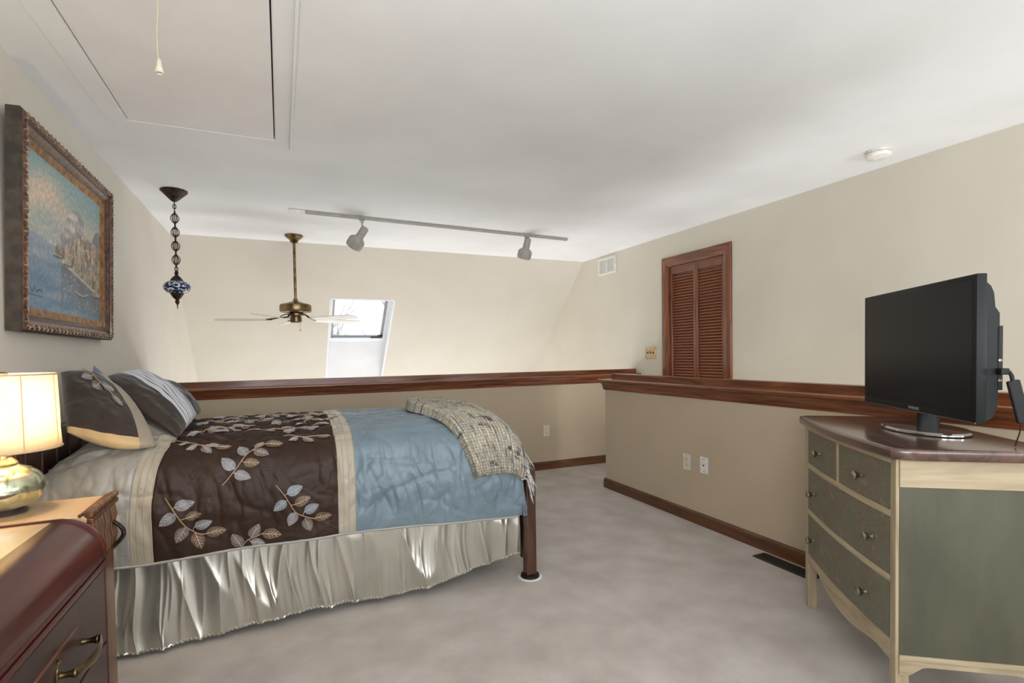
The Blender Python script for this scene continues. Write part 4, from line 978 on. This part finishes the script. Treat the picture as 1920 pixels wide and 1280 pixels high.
for k in range(9):
    y=NY0+.012+k*(NY1-NY0-.024)/8; bm=B(); tube(bm,[(NXF+.002,y,NT_-.153),(NXF+.006,y,NT_-.12),(NXF+.003,y,NT_-.09),(NXF+.006,y,NT_-.06),(NXF+.002,y,NT_-.024)],[.006,.008,.005,.008,.006],8); obj('carved_flute',bm,M_carved,t,smooth=True,world=True)
bm=B(); pts=[(NXF+.006+.030*math.sin(PI*i/12),NY1-.04,NT_-.075-.085*i/12) for i in range(13)]; tube(bm,pts,.0065,8); obj('bail_handle',bm,M_bronze,t,smooth=True,world=True,label='curved dark pull')
for x in (XL+.03,NXF-.04):
    for y in (NY0+.015,NY1-.045): obj('leg',bx(x,x+.03,y,y+.03,0,.11,bev=.003),M_carved,t,world=True)

# ------------------------------------------------------------------ table lamp
LX,LY,LZ=-.742,1.965,.7805
t=thing('table_lamp','lit table lamp with mercury glass base and cream drum shade','lamp',(LX,LY,LZ))
mm,nt,b=newmat('mercury_glass'); v=coords(nt,'Object',(1,1,.45)); n=N(nt,'ShaderNodeTexNoise'); n.inputs['Scale'].default_value=26; n.inputs['Detail'].default_value=7; n.inputs['Distortion'].default_value=1; nt.links.new(v,n.inputs['Vector'])
r=ramp(nt,[(.36,lin((118,124,96))),(.5,lin((186,190,160))),(.66,lin((222,220,196)))],n.outputs[0]); nt.links.new(r.outputs[0],b.inputs['Base Color']); b.inputs['Metallic'].default_value=.85
rr=ramp(nt,[(.4,(.3,.3,.3,1)),(.6,(.1,.1,.1,1))],n.outputs[0]); nt.links.new(rr.outputs[0],b.inputs['Roughness']); bump(nt,b,n.outputs[0],.15,.01)
bm=B(); lathe(bm,[(.042,.012),(.066,.024),(.084,.044),(.092,.068),(.090,.090),(.078,.112),(.058,.128),(.038,.137),(.030,.142)],(0,0,0),48); obj('glass_base',bm,mm,t,smooth=True)
bm=B(); lathe(bm,[(.050,0),(.052,.006),(.044,.012),(.042,.014)],(0,0,0),36); obj('foot',bm,plain('lamp_foot',(86,72,76),rough=.3,metal=.6),t,smooth=True)
bm=B(); lathe(bm,[(.028,.140),(.033,.146),(.027,.153),(.018,.162),(.018,.168),(.024,.174),(.024,.182),(.017,.188),(.013,.193),(.013,.23),(.010,.24)],(0,0,0),24); obj('neck',bm,plain('lamp_gold',(206,184,140),rough=.25,metal=.8),t,smooth=True)
sh0,sh1,ra,rb=.186,.402,.131,.124
ms,nt,b=newmat('lamp_shade_linen'); nt.nodes.remove(b); tr=N(nt,'ShaderNodeBsdfTranslucent'); df=N(nt,'ShaderNodeBsdfDiffuse'); mx=N(nt,'ShaderNodeMixShader'); mx.inputs[0].default_value=.45
n=N(nt,'ShaderNodeTexNoise'); n.inputs['Scale'].default_value=60; nt.links.new(coords(nt,'Object',(6,6,1)),n.inputs['Vector']); r=ramp(nt,[(.3,lin((236,222,196))),(.7,lin((246,234,210)))],n.outputs[0])
nt.links.new(r.outputs[0],tr.inputs[0]); nt.links.new(r.outputs[0],df.inputs[0]); nt.links.new(tr.outputs[0],mx.inputs[1]); nt.links.new(df.outputs[0],mx.inputs[2]); nt.links.new(mx.outputs[0],nt.nodes['Material Output'].inputs[0])
bm=B(); lathe(bm,[(ra,sh0),(ra-.003,sh0+.05),((ra+rb)/2,(sh0+sh1)/2),(rb,sh1)],(0,0,0),64,cap=False); so=obj('lamp_shade',bm,ms,t,smooth='all')
md=so.modifiers.new('thick','SOLIDIFY'); md.thickness=.002
M_rib=plain('shade_binding',(196,170,132),rough=.7)
for z,rad in ((sh0,ra),(sh1,rb)):
    bm=B(); tube(bm,[(rad*math.cos(2*PI*k/64),rad*math.sin(2*PI*k/64),z) for k in range(65)],.003,6); obj('shade_ring',bm,M_rib,t,smooth=True)
for k in range(8):
    a=R(-50.5)+2*PI*k/8; bm=B(); tube(bm,[((ra+.0015)*math.cos(a),(ra+.0015)*math.sin(a),sh0),((rb+.0015)*math.cos(a),(rb+.0015)*math.sin(a),sh1)],.0016,5); obj('shade_seam',bm,M_rib,t)
bm=B()
for k in range(3): a=2*PI*k/3; tube(bm,[(0,0,sh1-.012),(rb*math.cos(a),rb*math.sin(a),sh1-.004)],.0018,5)
lathe(bm,[(.006,sh1-.015),(.016,sh1-.010),(.018,sh1+.004),(.010,sh1+.008)],(0,0,0),12); obj('spider_finial',bm,M_pewter,t)
bm=B(); tube(bm,[(.050,0,.24),(.050,0,sh1-.012),(0,0,sh1-.012)],.0018,5); tube(bm,[(0,0,.235),(.050,0,.24)],.0018,5); obj('harp',bm,M_pewter,t)
mb,nt,b=newmat('bulb_glow'); b.inputs['Base Color'].default_value=(1,.9,.75,1); b.inputs['Emission Color'].default_value=(1,.82,.60,1); b.inputs['Emission Strength'].default_value=7
bm=B(); bmesh.ops.create_uvsphere(bm,u_segments=16,v_segments=10,radius=.026); bmesh.ops.translate(bm,verts=bm.verts,vec=(0,0,.285)); obj('bulb',bm,mb,t,smooth='all')
pl=bpy.data.lights.new('lamp_bulb','POINT'); pl.energy=6.2; pl.color=(1,.82,.60); pl.shadow_soft_size=.03; po=bpy.data.objects.new('lamp_bulb_light',pl); COL.objects.link(po); po.location=(LX,LY,LZ+.335)

# ------------------------------------------------------------------ green dresser (right)
GX,GY=1.798,1.008; GA=math.atan2(.814,.581); W_=.819; DP=.45
t=thing('painted_dresser','sage green and pale oak bow-front dresser with dark walnut top, at the right','dresser',(GX,GY,0),GA)
def bow(x): return .018*math.sin(PI*max(0,min(1,x/W_)))**.9
M_green=noisy('green_distressed',(70,69,54),(86,84,68),7,rough=.55,bs=.12,bscale=30,stretch=(1,1,.35),detail=8)
def decoupage():
    m,nt,b=newmat('green_decoupage'); v=coords(nt)
    n=N(nt,'ShaderNodeTexNoise'); n.inputs['Scale'].default_value=9; n.inputs['Detail'].default_value=8; n.inputs['Distortion'].default_value=3.5; nt.links.new(v,n.inputs['Vector'])
    n2=N(nt,'ShaderNodeTexNoise'); n2.inputs['Scale'].default_value=30; n2.inputs['Detail'].default_value=6; n2.inputs['Distortion'].default_value=4; nt.links.new(v,n2.inputs['Vector'])
    r=ramp(nt,[(.36,lin((114,115,97))),(.5,lin((108,106,88))),(.58,lin((116,102,86))),(.68,lin((136,122,106)))],n.outputs[0])
    r2=ramp(nt,[(.44,(1,1,1,1)),(.475,(.55,.5,.45,1)),(.50,(1,1,1,1)),(.56,(1,1,1,1)),(.59,(.68,.64,.58,1)),(.62,(1,1,1,1))],n2.outputs[0])
    mx=N(nt,'ShaderNodeMix',data_type='RGBA',blend_type='MULTIPLY'); mx.inputs[0].default_value=1; nt.links.new(r.outputs[0],mx.inputs[6]); nt.links.new(r2.outputs[0],mx.inputs[7]); nt.links.new(mx.outputs[2],b.inputs['Base Color'])
    b.inputs['Roughness'].default_value=.5; bump(nt,b,n2.outputs[0],.25,.006); return m
M_dec=decoupage()
def strip(x0,x1,ztop,zbot,yo0,yo1,mat,nm,par=t,n=16):
    bm=B(); zt=ztop if callable(ztop) else (lambda x:ztop); zb=zbot if callable(zbot) else (lambda x:zbot); cols=[]
    for i in range(n+1):
        x=x0+(x1-x0)*i/n; y=bow(x); cols.append([bm.verts.new(p) for p in ((x,y+yo1,zb(x)),(x,y+yo1,zt(x)),(x,y+yo0,zt(x)),(x,y+yo0,zb(x)))])
    for a,b_ in zip(cols,cols[1:]):
        for q in range(4): bm.faces.new((a[q],a[(q+1)%4],b_[(q+1)%4],b_[q]))
    bm.faces.new(cols[0][::-1]); bm.faces.new(cols[-1]); return obj(nm,bm,mat,par,smooth=True)
OZ,OX,OY=M_oakx['Z'],M_oakx['X'],M_oakx['Y']
PWD=.036
for x0 in (0,W_-PWD):
    obj('leg',bx(x0,x0+PWD,-.036,.004,0,.865,bev=.003),OZ,t)
    obj('leg',bx(x0,x0+PWD,-DP,-DP+.04,0,.865,bev=.003),OZ,t)
obj('carcass',bx(.02,W_-.02,-DP+.02,-.03,.255,.86),M_dark,t)
strip(PWD,W_-PWD,.866,.846,-.02,.004,OX,'front_rail'); strip(PWD,W_-PWD,.691,.668,-.02,.003,OX,'front_rail'); strip(PWD,W_-PWD,.474,.452,-.02,.003,OX,'front_rail')
def apr(x):
    f=(x-PWD)/(W_-2*PWD)
    return spline([(.196,),(.205,),(.196,),(.184,),(.178,),(.180,),(.190,),(.205,),(.228,),(.222,),(.236,)],f)[0]
strip(PWD,W_-PWD,.262,apr,-.016,.003,OX,'scalloped_apron',n=60)
strip(.402,.418,.846,.691,-.02,.003,OZ,'drawer_divider',n=2)
def knob(par,x,z):
    y=bow(x)+.002; bm=B(); lathe(bm,[(.009,0),(.006,.003),(.005,.010),(.010,.016),(.015,.022),(.016,.028),(.012,.034),(.004,.037)],(x,y,z),18,(0.0,1,0)); obj('knob',bm,M_pewter,par,smooth=True)
for x0,x1,z0,z1,ks in ((.040,.400,.693,.844,(.205,)),(.420,W_-.038,.693,.844,(.600,)),(.038,W_-.038,.476,.666,(.135,.675)),(.038,W_-.038,.264,.450,(.175,.685))):
    d=strip(x0,x1,z1,z0,-.02,.000,M_dec,'drawer',n=20)
    for k in ks: knob(d,k,(z0+z1)/2-.004)
# sides
for x0,s in ((0,1),(W_,-1)):
    xa,xb=sorted((x0-s*.002,x0+s*.010)); obj('side_panel',bx(xa,xb,-DP+.03,-.006,.225,.78),M_green,t)
    xa,xb=sorted((x0-s*.006,x0+s*.022)); obj('side_rail',bx(xa,xb,-DP+.038,-.005,.775,.866,bev=.002),OY,t)
    obj('side_bead',bx(*sorted((x0-s*.008,x0+s*.018)),-DP+.038,-.005,.214,.230,bev=.002),OY,t)
    bm=B(); pts=[(x0-s*.004,-.006,.214),(x0-s*.004,-DP+.038,.214)]
    low=[]
    for i in range(25):
        f=i/24; y=-DP+.038+(DP-.044)*f; k=abs(f-.5)*2; low.append((x0-s*.004,y,.196-.032*sstep(.62,.90,k)))
    extrude_poly(bm,pts+low,(s*.018,0,0)); obj('side_apron',bm,OY,t)
obj('back_panel',bx(.01,W_-.01,-DP,-DP+.012,.2,.86),OZ,t)
# top
bm=B(); ov=.030; out=[]
n=28
for i in range(n+1):
    x=-ov+(W_+2*ov)*i/n; out.append((x,.040+.020*math.sin(PI*i/n)**.8- (.0),0))
cr=[]
pts=[(-ov-.006,-DP-.0)]+[(-ov-.010,-DP*.5),(-ov-.012,-.06),(-ov-.004,-.005),(-ov+.018,.026)]
for i in range(1,n): 
    f=i/n; x=-ov+.018+(W_+2*ov-.036)*f; pts.append((x,.026+.026*math.sin(PI*f)**.9))
pts+=[(W_+ov-.018,.026),(W_+ov+.010,.0),(W_+ov+.018,-.03),(W_+ov+.016,-.09),(W_+ov+.008,-DP*.6),(W_+ov,-DP)]
pts=[(x,y,.866) for x,y in pts]
extrude_poly(bm,pts,(0,0,.037)); bmesh.ops.recalc_face_normals(bm,faces=bm.faces)
es=[e for e in bm.edges if abs(e.verts[0].co.z-e.verts[1].co.z)<1e-6]
bmesh.ops.bevel(bm,geom=es,offset=.012,segments=4,affect='EDGES',profile=.6)
obj('top_board',bm,M_dtop,t,smooth=True,label='dark glossy walnut top')

# ------------------------------------------------------------------ television
t=thing('television','black flat-screen television on a chrome oval stand atop the green dresser','television',(GX,GY,.903),GA)
yv=-.247; z0,z1=.972-.903,1.455-.903; x0,x1=.052,.815
obj('bezel',bx(x0,x1,yv-.030,yv,z0,z1,bev=.004),M_black,t,smooth=True)
M_scr=plain('screen_glass',(24,25,28),rough=.25,spec=.10)
obj('screen',bx(x0+.020,x1-.020,yv-.001,yv+.0008,z0+.030,z1-.020),M_scr,t)
obj('bezel_trim',bx(x0+.002,x1-.002,yv-.004,yv+.0015,z0+.001,z0+.006),plain('bezel_dark_chrome',(90,92,96),rough=.2,metal=.8),t)
bm=B(); zc=(z0+z1)/2
pr=[(yv-.030,z0+.012),(yv-.048,z0+.020),(yv-.062,z0+.06),(yv-.066,z0+.30),(yv-.066,z0+.355),(yv-.054,z0+.375),(yv-.050,z0+.42),(yv-.042,z0+.442),(yv-.030,z0+.455)]
extrude_poly(bm,[(x0+.004,y,z) for y,z in pr],(x1-x0-.008,0,0)); obj('rear_housing',bm,M_blackm,t,smooth=True)
bm=B(); box(bm,x0+.004,x0+.02,yv-.076,yv-.058,z0+.11,z0+.315,bev=.002); pp=obj('port_panel',bm,M_blackm,t)
for zz_ in (.14,.205):
    bm=B(); lathe(bm,[(.005,0),(.005,.002),(.003,.0025),(.003,.001)],(x0+.004,yv-.067,z0+zz_),10,(-1,0,0)); obj('port',bm,M_pewter,pp)
bm=B(); tube(bm,[(.40,yv-.045,.012),(.40,yv-.045,z0+.03)],[.040,.034],20,flat=.55); obj('neck',bm,M_black,t,smooth=True)
bm=B(); lathe(bm,[(.19,.0),(.198,.004),(.198,.009),(.192,.014),(.05,.016)],(0,0,0),48); bmesh.ops.scale(bm,vec=(1,.62,1),verts=bm.verts); bmesh.ops.translate(bm,vec=(.40,yv-.030,0),verts=bm.verts); obj('stand_base',bm,noisy('smoked_chrome',(150,148,146),(178,176,172),4,rough=.08,metal=.9),t,smooth=True)
# maker's lettering on the bezel
fc=bpy.data.curves.new('lettering','FONT'); fc.body='SAMSUNG'; fc.size=.016; fc.extrude=.0003; fc.align_x='CENTER'; fc.align_y='CENTER'; fo=bpy.data.objects.new('lettering_tmp',fc); COL.objects.link(fo)
dg=bpy.context.evaluated_depsgraph_get(); me=bpy.data.meshes.new_from_object(fo.evaluated_get(dg)); bpy.data.objects.remove(fo)
lo=bpy.data.objects.new('lettering',me); COL.objects.link(lo); lo.parent=t; lo.location=(.404,yv+.002,z0+.016); lo.rotation_euler=(R(90),0,PI); me.materials.clear(); me.materials.append(plain('lettering_grey',(150,152,156),rough=.4))
# adapter plugged in the television's side
ta=thing('cable_adapter','black adapter and short cable hanging from the television side','cable adapter',(GX,GY,.903),GA)
bm=B(); box(bm,x0-.022,x0+.003,yv-.079,yv-.055,z0+.160,z0+.180,bev=.003); obj('plug',bm,M_black,ta)
bm=B(); tube(bm,[(x0-.016,yv-.070,z0+.170),(x0-.018,yv-.079,z0+.168),(x0-.020,yv-.084,z0+.158),(x0-.022,yv-.086,z0+.140)],.006,8); obj('cable',bm,M_blackm,ta,smooth=True)
bm=B(); box(bm,-.007,.007,-.017,.017,-.135,0,bev=.004); bmesh.ops.rotate(bm,verts=bm.verts,matrix=Matrix.Rotation(R(-13),3,'X')); bmesh.ops.translate(bm,verts=bm.verts,vec=(x0-.022,yv-.086,z0+.142)); obj('adapter_body',bm,M_blackm,ta)
bm=B(); tube(bm,[(x0-.022,yv-.112,z0+.02),(x0-.022,yv-.106,z0-.02),(x0-.016,yv-.098,z0+.02-.085)],.002,6); obj('thin_cable',bm,M_black,ta)
